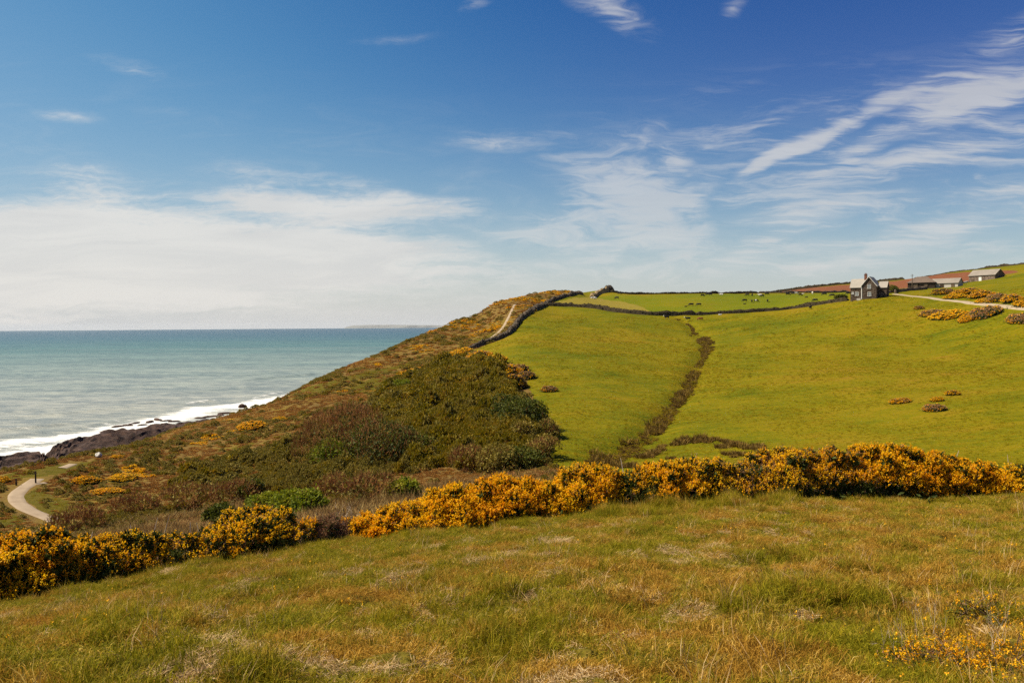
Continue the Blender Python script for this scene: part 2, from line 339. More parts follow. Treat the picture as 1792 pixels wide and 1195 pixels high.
def build_land():
    az = np.radians(np.r_[np.linspace(-46, 46, 680), np.linspace(46, 314, 66)[1:-1]])
    rr = np.r_[0.15, 0.6, 1.2, np.exp(np.linspace(math.log(2.2), math.log(900), 760))]
    R, A = np.meshgrid(rr, az, indexing='ij')
    X = R*np.sin(A); Y = R*np.cos(A); Z = ground(X, Y)
    off = np.abs(((A+math.pi) % (2*math.pi))-math.pi) > math.radians(70)
    Z = np.where(off, np.clip(Z, -15, 150), Z)
    Z = np.maximum(Z, -18)
    # a shallow scoop along the stream
    d = seg_dist(X, Y, STREAM); Z = Z-0.9*np.exp(-(d/2.6)**2)
    masks = zone_masks(X.ravel(), Y.ravel())
    V = np.stack([X, Y, Z], -1).reshape(-1, 3)
    V = np.vstack([V, [[0, 0, float(ground(0.0, 0.01))]]])
    nc = len(az); F = grid_faces(len(rr), nc, True); c = len(V)-1
    fan = np.stack([np.full(nc, c), (np.arange(nc)+1) % nc, np.arange(nc)], -1)
    names = ('rough', 'scrub', 'upper', 'tan', 'plough', 'meadow')
    o = mk('ground', V, [F[:, ::-1], fan[:, ::-1]], [ground_material()], smooth=True, attrs={k: np.r_[m, m[0]] for k, m in zip(names, masks)})
    return tag(o, kind='structure')
LAND = build_land()

# ------------------------------------------------------------------ sea
def sea_at(u, v):
    d = ray(float(u), float(v)); t = -CAM_Z/d[2]; return CAM+d*t
FOAM_EDGE = [sea_at(u, v) for u, v in [(-220,800),(-60,776),(0,767),(70,761),(134,754),(180,745),(234,733),(290,722),(328,712),(380,709),(418,704),(482,693),(530,680),(580,664),(640,640)]]
CRESTS = [([(-40,735),(60,728),(150,720),(240,712)], 0.9, 0.42), ([(90,757),(170,744),(240,730)], 0.8, 0.6), ([(-60,770),(0,766),(90,756)], 0.9, 0.55), ([(-60,757),(0,753),(45,750),(100,745),(140,741)], 1.5, 0.6), ([(-60,788),(0,781),(40,776),(75,772)], 1.3, 0.8), ([(322,709),(345,704),(382,700)], 1.2, 1.0), ([(420,667),(470,662),(520,658),(568,654)], 1.6, 0.35), ([(450,697),(470,691),(500,686)], 1.0, 0.9),
          ([(555,659),(590,652),(640,645)], 1.2, 0.9), ([(150,716),(220,710),(300,700)], 0.7, 0.0), ([(300,690),(380,683),(460,676)], 0.8, 0.0), ([(0,722),(80,716),(150,711)], 0.6, 0.0), ([(60,690),(170,684),(280,677)], 0.6, 0.0), ([(380,662),(450,655),(540,646)], 0.8, 0.0)]
CRESTS = [([sea_at(u, v) for u, v in l], h, f) for l, h, f in CRESTS]
def sea_material():
    m, n = material('sea_water')
    p = n.pos(); sx = n.node('ShaderNodeSeparateXYZ', {0: p}).outputs
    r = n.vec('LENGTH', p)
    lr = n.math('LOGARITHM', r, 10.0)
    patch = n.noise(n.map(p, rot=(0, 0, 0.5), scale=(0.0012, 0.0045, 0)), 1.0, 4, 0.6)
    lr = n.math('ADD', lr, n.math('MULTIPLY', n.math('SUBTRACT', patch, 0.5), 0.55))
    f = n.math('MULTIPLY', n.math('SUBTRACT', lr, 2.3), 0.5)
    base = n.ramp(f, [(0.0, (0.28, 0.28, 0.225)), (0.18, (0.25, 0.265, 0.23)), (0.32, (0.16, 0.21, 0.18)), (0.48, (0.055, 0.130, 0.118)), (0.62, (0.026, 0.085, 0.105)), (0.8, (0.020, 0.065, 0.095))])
    ripple_shade = n.math('ADD', n.math('MULTIPLY', n.noise(n.map(p, rot=(0, 0, 0.5), scale=(0.10, 0.22, 0)), 1.0, 3, 0.6), 0.42), n.math('ADD', n.math('MULTIPLY', n.noise(n.map(p, rot=(0, 0, 0.45), scale=(0.022, 0.05, 0)), 1.0, 3, 0.6), 0.33), n.math('MULTIPLY', n.noise(n.map(p, rot=(0, 0, 0.4), scale=(0.004, 0.010, 0)), 1.0, 4, 0.65), 0.25)))
    base = n.mix(n.step(ripple_shade, 0.40, 0.60), n.vec('MULTIPLY', base, (0.58, 0.64, 0.70)), n.vec('MULTIPLY', base, (1.42, 1.36, 1.3)))  # light and dark of the ripples put into the water colour
    lace = n.noise(n.map(p, rot=(0, 0, 0.55), scale=(0.07, 0.30, 0)), 1.0, 8, 0.76, 1.2)
    fm = n.math('ADD', n.attr('foam'), n.math('MULTIPLY', n.math('SUBTRACT', lace, 0.5), 2.1))
    white = n.step(fm, 0.44, 0.64)
    flecks = n.math('MULTIPLY', n.step(n.noise(n.map(p, rot=(0, 0, 0.5), scale=(0.045, 0.16, 0)), 1.0, 5, 0.75), 0.655, 0.72), 0.55)
    white = n.math('MAXIMUM', white, n.math('MULTIPLY', flecks, n.step(r, 700.0, 250.0)))
    col = n.mix(white, base, n.mix(lace, (0.55, 0.55, 0.53), (0.86, 0.86, 0.84)))
    w1 = n.noise(n.map(p, rot=(0, 0, 0.5), scale=(0.10, 0.34, 0.3)), 1.0, 5, 0.68)
    w2 = n.noise(n.map(p, rot=(0, 0, 0.7), scale=(0.02, 0.07, 0)), 1.0, 4, 0.6)
    h = n.math('ADD', n.math('MULTIPLY', w1, 0.55), n.math('MULTIPLY', w2, 1.4))
    bs = n.node('ShaderNodeBump', {'Height': h, 'Strength': 0.9, 'Distance': 1.1}).outputs[0]
    bs2 = n.node('ShaderNodeBump', {'Height': n.noise(p, 0.9, 5, 0.75), 'Strength': 0.8, 'Distance': 0.5, 'Normal': bs}).outputs[0]
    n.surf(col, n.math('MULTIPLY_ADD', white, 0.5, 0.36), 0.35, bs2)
    return m
def build_sea():
    az = np.radians(np.r_[np.linspace(-110, -42, 60)[:-1], np.linspace(-42, 8, 820), np.linspace(8, 110, 60)[1:]])
    rr = np.exp(np.linspace(math.log(140), math.log(22570), 640))
    R, A = np.meshgrid(rr, az, indexing='ij'); X = R*np.sin(A); Y = R*np.cos(A)
    Z = np.zeros_like(X); fade = np.clip((2500-R)/2000, 0, 1)
    Z += fade*0.28*(fbm(X/30+0.5*Y/30, Y/9-X/22, 3, 61))
    foam = np.zeros_like(X)
    P = np.array(FOAM_EDGE); near = (R < 1200) & (np.abs(A) < math.radians(60))
    xs, ys_ = X[near], Y[near]
    d = seg_dist(xs, ys_, FOAM_EDGE)
    poly = [tuple(p[:2]) for p in FOAM_EDGE]+[(200, 700), (200, 100), (-400, 60)]
    sd_ = np.where(inside(xs, ys_, poly), d, -d)
    ragged = 16*fbm(xs/38, ys_/38, 3, 71)
    f = np.clip((sd_+ragged+34)/50, 0, 1)*0.58+np.clip((sd_-14)/40, 0, 1)*0.16+np.clip(1+(sd_+ragged)/45, 0, 1)*0.14
    band = np.sin((sd_+ragged*0.8)/6.0)
    f = f*(0.90+0.34*band)
    z = np.zeros_like(xs)
    for line, h, fo in CRESTS:
        L = resample(smooth_line(np.array(line), 1), 3.0)
        a, b = L[0, :2], L[-1, :2]; t = (b-a)/np.hypot(*(b-a)); nrm = np.array([-t[1], t[0]])
        if nrm@(np.array(a)) < 0: nrm = -nrm
        s = (xs-a[0])*t[0]+(ys_-a[1])*t[1]; ln = np.hypot(*(b-a))
        # signed distance to the crest line (positive seaward)
        off = np.interp(s, ((L[:, :2]-a)@t), ((L[:, :2]-a)@nrm))
        q = (xs-a[0])*nrm[0]+(ys_-a[1])*nrm[1]-off+1.2*vnoise(s/7, s*0, 81)
        taper = np.clip(s/(0.2*ln), 0, 1)*np.clip((ln-s)/(0.2*ln), 0, 1)
        taper = np.sqrt(np.clip(taper, 0, 1))*(0.75+0.6*vnoise(s/16, s*0, 83))
        prof = np.where(q < 0, np.exp(-(q/2.2)**2), np.exp(-(q/8.0)**2))
        z = np.maximum(z, h*taper*prof)
        fb = np.where(q < 0, np.exp(-(q/4.5)**2), np.exp(-(q/2.5)**2))*taper*fo
        f = np.maximum(f, fb*0.9)
    zz = Z[near]; zz = zz+z; Z[near] = zz; foam[near] = f
    V = np.stack([X, Y, Z], -1).reshape(-1, 3)
    o = mk('sea', V, [grid_faces(len(rr), len(az))[:, ::-1]], [sea_material()], smooth=True, attrs={'foam': foam.ravel()})
    tag(o, kind='structure')
    # sea bed under everything, out of sight
build_sea()
def build_island():
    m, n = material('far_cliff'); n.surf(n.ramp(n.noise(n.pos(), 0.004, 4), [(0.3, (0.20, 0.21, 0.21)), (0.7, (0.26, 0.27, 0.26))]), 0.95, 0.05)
    c = 20500.0; xs = np.linspace((606-896)/1394, (800-896)/1394, 90)*c
    top = np.interp(np.linspace(0, 1, 90), [0,0.02,0.07,0.2,0.45,0.6,0.8,1], [0,52,78,92,86,82,74,70])+8*fbm(xs/300, xs*0, 3, 91)
    rows = []
    for k, (o_, f) in enumerate([(-450,0),(-330,0.8),(-150,1.0),(250,1.0),(500,0.7),(650,0)]): rows.append(np.stack([xs, c+o_+90*fbm(xs/400, xs*0+k, 2, 95), top*f-6], -1))
    o = mk('island', np.vstack(rows), [grid_faces(6, 90)], [m], smooth=False)
    tag(o, 'long low pale island lying on the sea horizon', 'island')
build_island()

# ------------------------------------------------------------------ shore rocks
def rock_material():
    m, n = material('shore_rock'); p = n.obj()
    strata = n.noise(n.map(p, rot=(0.5, 0.2, 0.75), scale=(0.12, 1.3, 0.9)), 1.0, 6, 0.7)
    b = n.noise(p, 0.35, 4, 0.6)
    c = n.ramp(n.math('ADD', n.math('MULTIPLY', strata, 0.65), n.math('MULTIPLY', b, 0.35)), [(0.3, (0.01912, 0.009504, 0.006612)), (0.5, (0.05844, 0.02772, 0.01763)), (0.68, (0.1275, 0.06178, 0.03416)), (0.85, (0.2125, 0.1188, 0.06612))])
    n.surf(c, 0.8, 0.25, n.bump(strata, 1.0, 0.9)); return m
ROCK = rock_material()
def outcrop(name, prof, label):
    P = np.array(prof, float); nu, nt = 190, 46
    us = np.linspace(P[0, 0], P[-1, 0], nu); vt = np.interp(us, P[:, 0], P[:, 1]); yc = np.interp(us, P[:, 0], P[:, 2])
    C = np.array([at(u, v, y) for u, v, y in zip(us, vt, yc)])
    s = np.linspace(0, 1, nu); endf = np.clip(np.minimum(s, 1-s)*14, 0, 1)**0.7
    V = []
    for t in np.linspace(0, 1, nt):
        y = yc*(0.74+0.285*t); x = C[:, 0]*y/yc
        w = np.interp(t, [0, 0.3, 0.75, 0.9, 1], [0.5, 0.8, 0.97, 1.0, 0])
        q = (x*0.75-y*0.66); strat = np.abs(fbm(q/4.2+0.15*vnoise(x/9, y/9, 3), (x*0.66+y*0.75)/40, 4, 101))*4.6
        z = C[:, 2]*w*endf+(strat-1.0)*np.clip(0.5+w*0.5, 0, 1)*0.9+0.9*fbm(x/14, y/14, 3, 104)*endf+0.9*fbm(x/2.2, y/3.0, 2, 109)*endf-2.2*(1-endf)
        if t == 1: z = np.full(nu, -3.0)
        V.append(np.stack([x+0.8*vnoise(x/3, y/3, 107), y+2.5*vnoise(x/6, y/6, 108), np.where(t == 1, -3, z)], -1))
    o = mk(name, np.vstack(V), [grid_faces(nt, nu)], [ROCK], smooth=False)
    return tag(o, label, 'rock')
outcrop('rock_outcrop', [(-70,812,226),(0,804,240),(40,799,244),(66,798,246),(86,803,240)], 'low black rock shelf at the waterline at the far left end of the shore')
outcrop('rock_outcrop', [(70,800,236),(84,789,250),(105,778,256),(130,768,262),(180,758,272),(215,754,276),(240,751,278),(275,745,284),(300,741,290),(350,733,302),(398,727,314)], 'long dark brown slab of tilted strata rising above the white surf')
def boulder(name, p, size, seed, label, group=None, mat=None, cat='rock'):
    bm = bmesh.new(); bmesh.ops.create_icosphere(bm, subdivisions=3, radius=1.0)
    r = np.random.default_rng(seed)
    off = r.random(3)*50
    for v in bm.verts:
        c = v.co; k = 1+0.55*float(fbm(c.x*1.3+off[0]+c.z, c.y*1.3+off[1]-c.z*0.7, 3, 5)); v.co = Vector((c.x*k*size[0], c.y*k*size[1], max(c.z*k, -0.5)*size[2]))
    me = bpy.data.meshes.new(name); bm.to_mesh(me); bm.free(); me.materials.append(mat or ROCK)
    o = bpy.data.objects.new(name, me); COL.objects.link(o); o.location = p; o.rotation_euler = (0, 0, r.random()*6.3)
    return tag(o, label, cat, group)
boulder('rock', sea_at(425,713)+np.array([0,0,0.2]), (1.9,1.4,1.5), 3, 'single dark rock standing alone in the surf nearest the headland')
for k, (u, v, s) in enumerate([(205,747,1.2),(222,745,1.0),(236,741,1.1),(262,739,1.3),(276,735,1.5),(186,756,0.9),(385,727,1.6),(376,729,1.2),(366,730,1.4),(392,724,1.3),(350,732,1.1),(304,738,1.2),(248,744,0.9),(290,737,1.0)]):
    boulder('rock', sea_at(u, v)+np.array([0,0,0.05]), (s*2.3, s*0.9, s*0.5), 10+k, 'one of the small dark rocks breaking the white surf just off the slab', 'small rocks awash off the outcrop')
m_, n_ = material('pale_stone'); n_.surf(n_.ramp(n_.noise(n_.obj(), 3.0, 4), [(0.3, (0.30, 0.28, 0.25)), (0.7, (0.52, 0.49, 0.45))]), 0.9, 0.1); PALE = m_
boulder('boulder', hit(172,800)+np.array([0,0,0.35]), (0.8,0.5,0.45), 41, 'small pale boulder on the brown slope above the rock slab', None, PALE, 'boulder')

# ------------------------------------------------------------------ paths
def path_material(name, a, b):
    m, n = material(name); p = n.pos()
    f = n.math('ADD', n.math('MULTIPLY', n.noise(p, 0.5, 4, 0.6), 0.6), n.math('MULTIPLY', n.noise(p, 5.0, 4, 0.7), 0.4))
    n.surf(n.ramp(f, [(0.3, a), (0.7, b)]), 0.95, 0.05, n.bump(f, 0.5, 0.08)); return m
def ribbon(name, line, width, mat, lift=0.07, cols=7, mid_grass=False):
    P = resample(smooth_line(line, 2), width*0.35); T = np.gradient(P[:, :2], axis=0); T /= np.hypot(*T.T)[:, None]+1e-9
    Nn = np.stack([-T[:, 1], T[:, 0]], -1); V = []
    for c in np.linspace(-0.5, 0.5, cols):
        w = width*(c+np.sign(c)*(abs(c) > 0.4)*0.22*vnoise(np.arange(len(P))/3.0, np.full(len(P), c*30), 11))
        q = P[:, :2]+Nn*np.reshape(w, (-1, 1)); z = ground(q[:, 0], q[:, 1])+lift-(abs(c) > 0.49)*0.25
        V.append(np.column_stack([q, z]))
    o = mk(name, np.vstack(V), [grid_faces(cols, len(P))], [mat], smooth=True); return tag(o, kind='structure')
GRAVEL = path_material('path_gravel', (0.25, 0.185, 0.125), (0.37, 0.29, 0.205))
ribbon('path', trace([(100,912),(90,907.5),(65,899),(37,885),(26,872),(31,861),(48,849),(65,838)]), 2.5, GRAVEL)
ribbon('path', trace([(58,846),(68,847),(80,845)]), 1.3, GRAVEL, 0.09)
ribbon('path', trace([(108,819),(118,816),(128,812)]), 1.8, GRAVEL)
ribbon('path', trace([(901,533),(896,543),(890,555),(884,567),(876,578),(865,587),(851,596)]), 1.6, GRAVEL)
ribbon('track', trace([(1566,514.5),(1578,516.3),(1600,518.7),(1640,523),(1680,527.3),(1720,532.3),(1760,537),(1792,540.8),(1840,547)]), 3.2, path_material('track_stone', (0.26, 0.195, 0.125), (0.38, 0.31, 0.22)))

# ------------------------------------------------------------------ plants
def unit(v): return v/(np.linalg.norm(v, axis=-1, keepdims=True)+1e-9)
def rand_dirs(r, n): return unit(r.normal(size=(n, 3)))
def cards(r, C, D, L, Wd, fold=True):
    """Leaf or petal faces: one kite each at C along D, length L, width Wd."""
    n = len(C); L = np.broadcast_to(L, n)[:, None]; Wd = np.broadcast_to(Wd, n)[:, None]
    S_ = unit(np.cross(D, rand_dirs(r, n))); up = np.cross(S_, D)
    V = np.stack([C, C+D*L*0.5+S_*Wd*0.5+up*L*0.08, C+D*L, C+D*L*0.5-S_*Wd*0.5+up*L*0.08], 1).reshape(-1, 3)
    return V, np.arange(4*n).reshape(n, 4)
def blades(r, C, D, L, Wd, droop):
    """Grass-like blades: a quad and a tip, bending over by droop."""
    n = len(C); L = np.broadcast_to(L, n)[:, None]; Wd = np.broadcast_to(Wd, n)[:, None]; droop = np.broadcast_to(droop, n)[:, None]
    S_ = unit(np.cross(D, rand_dirs(r, n))); H = unit(D*np.array([1, 1, 0])+1e-4)
    m1 = C+D*L*0.55; tip = m1+unit(D+H*droop-np.array([0, 0, 0.5])*droop)*L*0.45
    V = np.stack([C-S_*Wd*0.5, C+S_*Wd*0.5, m1+S_*Wd*0.4, m1-S_*Wd*0.4, tip], 1).reshape(-1, 3)
    b = 5*np.arange(n)[:, None]
    return V, b+np.array([[0, 1, 2, 3]]), b+np.array([[3, 2, 4]])
def twigs(r, A, B, Wd):
    """Thin three-sided sticks from A to B."""
    n = len(A); D = unit(B-A); S_ = unit(np.cross(D, rand_dirs(r, n))); T = np.cross(D, S_); Wd = np.broadcast_to(Wd, n)[:, None]
    ring = [S_*math.cos(a)+T*math.sin(a) for a in (0, 2.094, 4.189)]
    V = np.stack([A+q*Wd*0.5 for q in ring]+[B+q*Wd*0.22 for q in ring], 1).reshape(-1, 3)
    b = 6*np.arange(n)[:, None]
    return V, np.concatenate([b+np.array([[i, (i+1) % 3, 3+(i+1) % 3, 3+i]]) for i in range(3)])
def leaf_material(name, stops, scale=1.2, trans=0.25, rough=0.75, spec=0.25, patch=None):
    """stops: colours by plant, leaf and patch variation; the lowest tones also stand in for shade inside a bush."""
    m, n = material(name)
    f = n.math('ADD', n.math('MULTIPLY', n.attr('tone'), 0.45), n.math('MULTIPLY', n.rand(), 0.2))
    f = n.math('ADD', f, n.math('MULTIPLY', n.noise(n.pos(), scale, 3, 0.6), 0.55))
    n.surf(n.ramp(n.math('SUBTRACT', f, 0.1), stops), rough, spec, None, trans); return m
M_FLOWER = leaf_material('gorse_flower', [(0.15, (0.62, 0.19, 0.002)), (0.35, (0.85, 0.38, 0.003)), (0.6, (0.92, 0.52, 0.004)), (0.85, (0.92, 0.64, 0.012))], 1.6, 0.45, 0.6, 0.2)
M_SPINE = leaf_material('gorse_spine', [(0.2, (0.035, 0.048, 0.007)), (0.45, (0.068, 0.085, 0.010)), (0.65, (0.110, 0.120, 0.013)), (0.85, (0.17, 0.13, 0.03))], 0.9, 0.2)
M_STEM = leaf_material('gorse_stem', [(0.2, (0.042, 0.026, 0.014)), (0.5, (0.090, 0.054, 0.031)), (0.8, (0.156, 0.102, 0.060))], 2.0, 0.0, 0.9, 0.1)
M_DEADTIP = leaf_material('dead_gorse', [(0.2, (0.1701, 0.08748, 0.04212)), (0.5, (0.3159, 0.164, 0.08748)), (0.8, (0.5832, 0.3499, 0.1944))], 1.5, 0.1, 0.9, 0.1)
M_GRASS = None

def dome_points(r, n, w, d, h, lobes, spikes=0, fine=1.0):
    """Points on a lumpy shrub surface with outward directions: centres of lobes over a low dome."""
    k = lobes
    a = r.random(k)*2*math.pi; q = np.sqrt(r.random(k)); zc = np.sqrt(np.clip(1-q**2, 0, 1))
    LC = np.stack([np.cos(a)*q*w*0.40, np.sin(a)*q*d*0.40, zc*h*0.50+h*0.14+0.08*h*r.normal(size=k)], -1)
    LR = (0.20+0.14*r.random(k))*fine
    rad = LR*min(w, d, 1.7*h)
    if fine < 1:      # lobes sit on the outside of the dome, with dark hollows between them
        LC = LC*np.array([1.12, 1.12, 1.0]); LC[:, 2] += h*(1-fine)*0.20*zc
    if spikes:
        a = r.random(spikes)*2*math.pi; q = np.sqrt(r.random(spikes))*0.85
        m = 3; zt = h*(0.66+0.32*np.sqrt(1-q**2)); SC = np.stack([np.cos(a)*q*w*0.45, np.sin(a)*q*d*0.45, zt], -1)
        SC = np.concatenate([SC+np.array([0, 0, 0.11*j]) for j in range(m)]); LC = np.vstack([LC, SC]); rad = np.r_[rad, np.concatenate([np.full(spikes, 0.11-0.022*j) for j in range(m)])]; k = len(LC)
    pw = rad**1.4; i = r.choice(k, n, p=pw/pw.sum()); D = rand_dirs(r, n); D[:, 2] = np.where(D[:, 2] < -0.25, -D[:, 2], D[:, 2]); D = unit(D)
    P = LC[i]+D*rad[i][:, None]*(0.86+0.22*r.random(n))[:, None]
    # drop points buried inside other lobes
    dd = ((P[:, None]-LC[None])**2).sum(-1) < (rad[None]*0.80)**2
    keep = (dd.sum(1) == 0) & (P[:, 2] > 0.03)
    return P[keep], D[keep], i[keep], LC, rad
def gorse_bush(w, d, h, seed, flower=0.7, dead=0.0, n=5200, fs=0.050, low=0.12, inner=1.0, cs=1.0):
    """Parts of a gorse bush standing on z = 0: foliage, flowers, branches, dead tips (arrays)."""
    r = np.random.default_rng(seed); out = {}
    P, D, li, LC, rad = dome_points(r, n, w, d, h, int(40+16*w*d/3), int(5*w), 0.58)
    n = len(P)
    dirn = unit(D*0.8+np.array([0, 0, 0.75])+0.25*r.normal(size=(n, 3)))
    L = 0.10+0.13*r.random(n)
    lobe_f = np.clip(flower*1.25+0.55*(r.random(len(LC))-0.5), 0, 1.3)[li]
    hz = P[:, 2]/h
    pf = lobe_f*np.clip((hz-low)/0.22, 0.04, 1)*(0.55+0.45*np.clip(D[:, 2]+0.6, 0, 1))
    isd = r.random(n) < dead*np.clip(hz*1.4, 0, 1)
    isf = (r.random(n) < pf) & ~isd
    tone_l = r.random(len(LC))[li]
    # spines
    k = 6; idx = np.repeat(np.arange(n), k); t = r.random(len(idx))
    C = P[idx]+dirn[idx]*(L[idx]*(t-0.35))[:, None]; SD = unit(dirn[idx]*0.9+0.75*r.normal(size=(len(idx), 3)))
    V, F = cards(r, C, SD, cs*(0.05+0.06*r.random(len(idx))), cs*(0.016+0.014*r.random(len(idx))))
    keep = ~isd[idx]; F1 = F[keep]
    out['foliage'] = (V, [F1], np.repeat(tone_l[idx]*0.5+0.5*r.random(len(idx)), 4))
    dk = np.nonzero(isd)[0]
    if len(dk) > 5:
        idd = np.repeat(dk, 7); C = P[idd]+dirn[idd]*(L[idd]*1.6*(r.random(len(idd))-0.2))[:, None]
        V, F = cards(r, C, unit(dirn[idd]+0.8*r.normal(size=(len(idd), 3))), cs*(0.05+0.05*r.random(len(idd))), cs*0.016)
        out['dry_foliage'] = (V, [F], np.repeat(r.random(len(idd)), 4))
    fk = np.nonzero(isf)[0]
    if len(fk):
        m = 11; idf = np.repeat(fk, m); t = r.random(len(idf))
        C = P[idf]+dirn[idf]*(L[idf]*(0.15+0.95*t))[:, None]+0.016*r.normal(size=(len(idf), 3))
        V, F = cards(r, C, unit(dirn[idf]*0.5+r.normal(size=(len(idf), 3))), fs*(0.7+0.6*r.random(len(idf))), fs*(0.6+0.5*r.random(len(idf))))
        out['flower'] = (V, [F], np.repeat(np.clip(0.35*tone_l[idf]+0.35*t+0.3*r.random(len(idf)), 0, 1), 4))
    # woody inside: sticks from the root to the lobes, and inner leaf cards toned dark for the shade inside
    nb = 46; base = np.stack([0.22*w*r.normal(size=nb), 0.18*d*r.normal(size=nb), np.zeros(nb)], -1)*np.array([0.8, 0.8, 0])
    tip = LC[r.integers(0, len(LC), nb)]+0.12*r.normal(size=(nb, 3))
    V, F = twigs(r, base, tip, 0.03+0.03*r.random(nb))
    out['branches'] = (V, [F], np.repeat(r.random(nb), 6))
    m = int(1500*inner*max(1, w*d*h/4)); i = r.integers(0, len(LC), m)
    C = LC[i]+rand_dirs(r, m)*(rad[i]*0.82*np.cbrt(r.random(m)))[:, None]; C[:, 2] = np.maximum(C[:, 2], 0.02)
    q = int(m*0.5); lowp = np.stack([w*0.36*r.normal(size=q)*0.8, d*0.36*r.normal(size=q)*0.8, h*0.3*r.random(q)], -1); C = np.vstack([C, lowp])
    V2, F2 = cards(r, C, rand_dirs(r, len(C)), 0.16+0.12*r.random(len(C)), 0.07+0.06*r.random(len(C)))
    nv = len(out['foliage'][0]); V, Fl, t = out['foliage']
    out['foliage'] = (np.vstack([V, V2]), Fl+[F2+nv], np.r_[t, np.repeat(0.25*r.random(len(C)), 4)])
    return out
PART_MAT = {'foliage': M_SPINE, 'flower': M_FLOWER, 'branches': M_STEM, 'dry_foliage': M_DEADTIP}
def build_parts(root, parts, mats=PART_MAT):
    for k, (V, F, t) in parts.items():
        mk(k, V, F, [mats[k]], attrs={'tone': t}, parent=root)
def copy_thing(src, loc, rz, scale, label, group=None):
    c = src.copy(); COL.objects.link(c); c.location = loc; c.rotation_euler = (0, 0, rz); c.scale = scale
    c['label'] = label
    if group: c['group'] = group
    for ch in src.children:
        k = ch.copy(); COL.objects.link(k); k.parent = c
    return c

# --- the gorse hedge: picture column, top row, width in picture columns, flowering, dead growth, label
HEDGE_BASE_V = lambda u: np.interp(u, [-60,0,150,300,450,600,750,900,1080,1250,1400,1560,1792,1860], [1084,1071,1040,1003,980,956,942,921,903,893,884,878,872,871])
HEDGE_Y = lambda u: np.interp(u, [-60,0,300,600,900,1200,1500,1860], [20.5,21.5,24.5,27.3,28.6,30.3,31.3,31.8])
NEAR_GORSE = [
 (-25,958,150,0.60,0.0,0.22,'orange flowered gorse bush cut by the left edge of the picture'),
 (68,938,135,0.46,0.02,0.30,'tall gorse bush by the left edge, flowers above a black shaded base'),
 (150,944,115,0.38,0.03,0.34,'gorse bush with scattered orange flowers, second clump right of the bush at the left edge'),
 (228,944,105,0.27,0.05,0.36,'half green gorse bush below the bend of the pale gravel path'),
 (298,944,105,0.16,0.10,0.36,'mostly green thinly flowered gorse bush with dry sticks standing behind it'),
 (368,930,105,0.28,0.12,0.38,'gorse bush with dark lower half just left of the rounded dark based bush'),
 (448,902,130,0.5,0.12,0.46,'rounded gorse bush with flowery crown and deep dark base, left of the gap'),
 (517,922,75,0.46,0.12,0.40,'narrow flowering gorse bush at the left lip of the dry gap in the hedge'),
 (580,938,70,-1,0.85,0.20,'low brown dead gorse bush in the gap of the hedge'),
 (655,915,105,0.80,0.00,0.12,'low bright yellow gorse bush just right of the dry gap'),
 (730,888,110,0.55,0.10,0.22,'mixed brown and yellow gorse bush between the low bright bush and the dense run'),
 (805,862,120,0.88,0.02,0.08,'dense yellow gorse bush at the left end of the brightest run of the hedge'),
 (888,842,130,0.98,0.02,0.06,'dense golden gorse bush in the middle of the brightest run of the hedge'),
 (962,838,115,0.95,0.03,0.08,'golden gorse bush right of the middle of the brightest run'),
 (1028,822,100,0.82,0.14,0.18,'taller gorse bush with dark gaps at the right end of the brightest run'),
 (1100,832,110,0.10,0.05,0.30,'low green gorse bush with few flowers, right of the brightest run'),
 (1165,822,105,0.72,0.08,0.35,'yellow topped gorse bush over a skirt of green grass, below the rush lined stream'),
 (1228,806,110,0.66,0.18,0.34,'gorse bush with brown streaks and yellow top, right of the green skirted one'),
 (1300,802,110,0.42,0.42,0.34,'brownish gorse bush with many dead tips and a few flowers'),
 (1372,788,120,0.52,0.28,0.34,'tall gorse bush with brown feathery tips, left of the darkest hollow in the hedge'),
 (1458,778,125,0.52,0.24,0.40,'tallest gorse bush of the hedge, dark hollow under it'),
 (1542,784,120,0.72,0.08,0.24,'big gorse bush with upright yellow spikes, right of the tallest one'),
 (1615,790,110,0.84,0.03,0.16,'full yellow gorse bush below the three small bushes in the pasture'),
 (1680,801,105,0.84,0.02,0.14,'yellow gorse bush with drooping right side near the right end of the hedge'),
 (1738,822,90,0.86,0.02,0.10,'last yellow gorse bush before the dark green one at the right edge'),
 (1805,818,100,0.10,0.05,0.40,'dark green gorse bush with hardly a flower at the right edge of the picture'),
 (1900,806,120,0.5,0.1,0.3,'flowering gorse bush just beyond the dark green one at the right end'),
 (2010,804,130,0.7,0.1,0.25,'last gorse bush of the hedge at its far right end'),
 (-130,965,150,0.5,0.1,0.3,'gorse bush of the hedge just past the left edge of the picture'),
]
for k, (u, vt, wpx, fl, dd, low, lab) in enumerate(NEAR_GORSE):
    y = float(HEDGE_Y(u))+0.9; vb = float(HEDGE_BASE_V(u))
    p = at(u, vb, y); gz = float(ground(p[0], p[1]))
    top = at(u, vt, y); h = max(0.6, (top[2]-gz)*(0.80+0.22*((k*0.618) % 1.0))*(0.93 if u > 1250 else 1.0)); w = wpx/F_PX*y*1.38; d = max(1.5, min(2.2, w*0.75))
    r_ = thing('gorse_bush', (p[0], p[1], gz-0.05), 0, lab, 'gorse', 'gorse bushes of the near hedge')
    build_parts(r_, gorse_bush(w, d, h, 200+k, fl, dd, n=int(6500*max(1, w*h/3)), low=low))

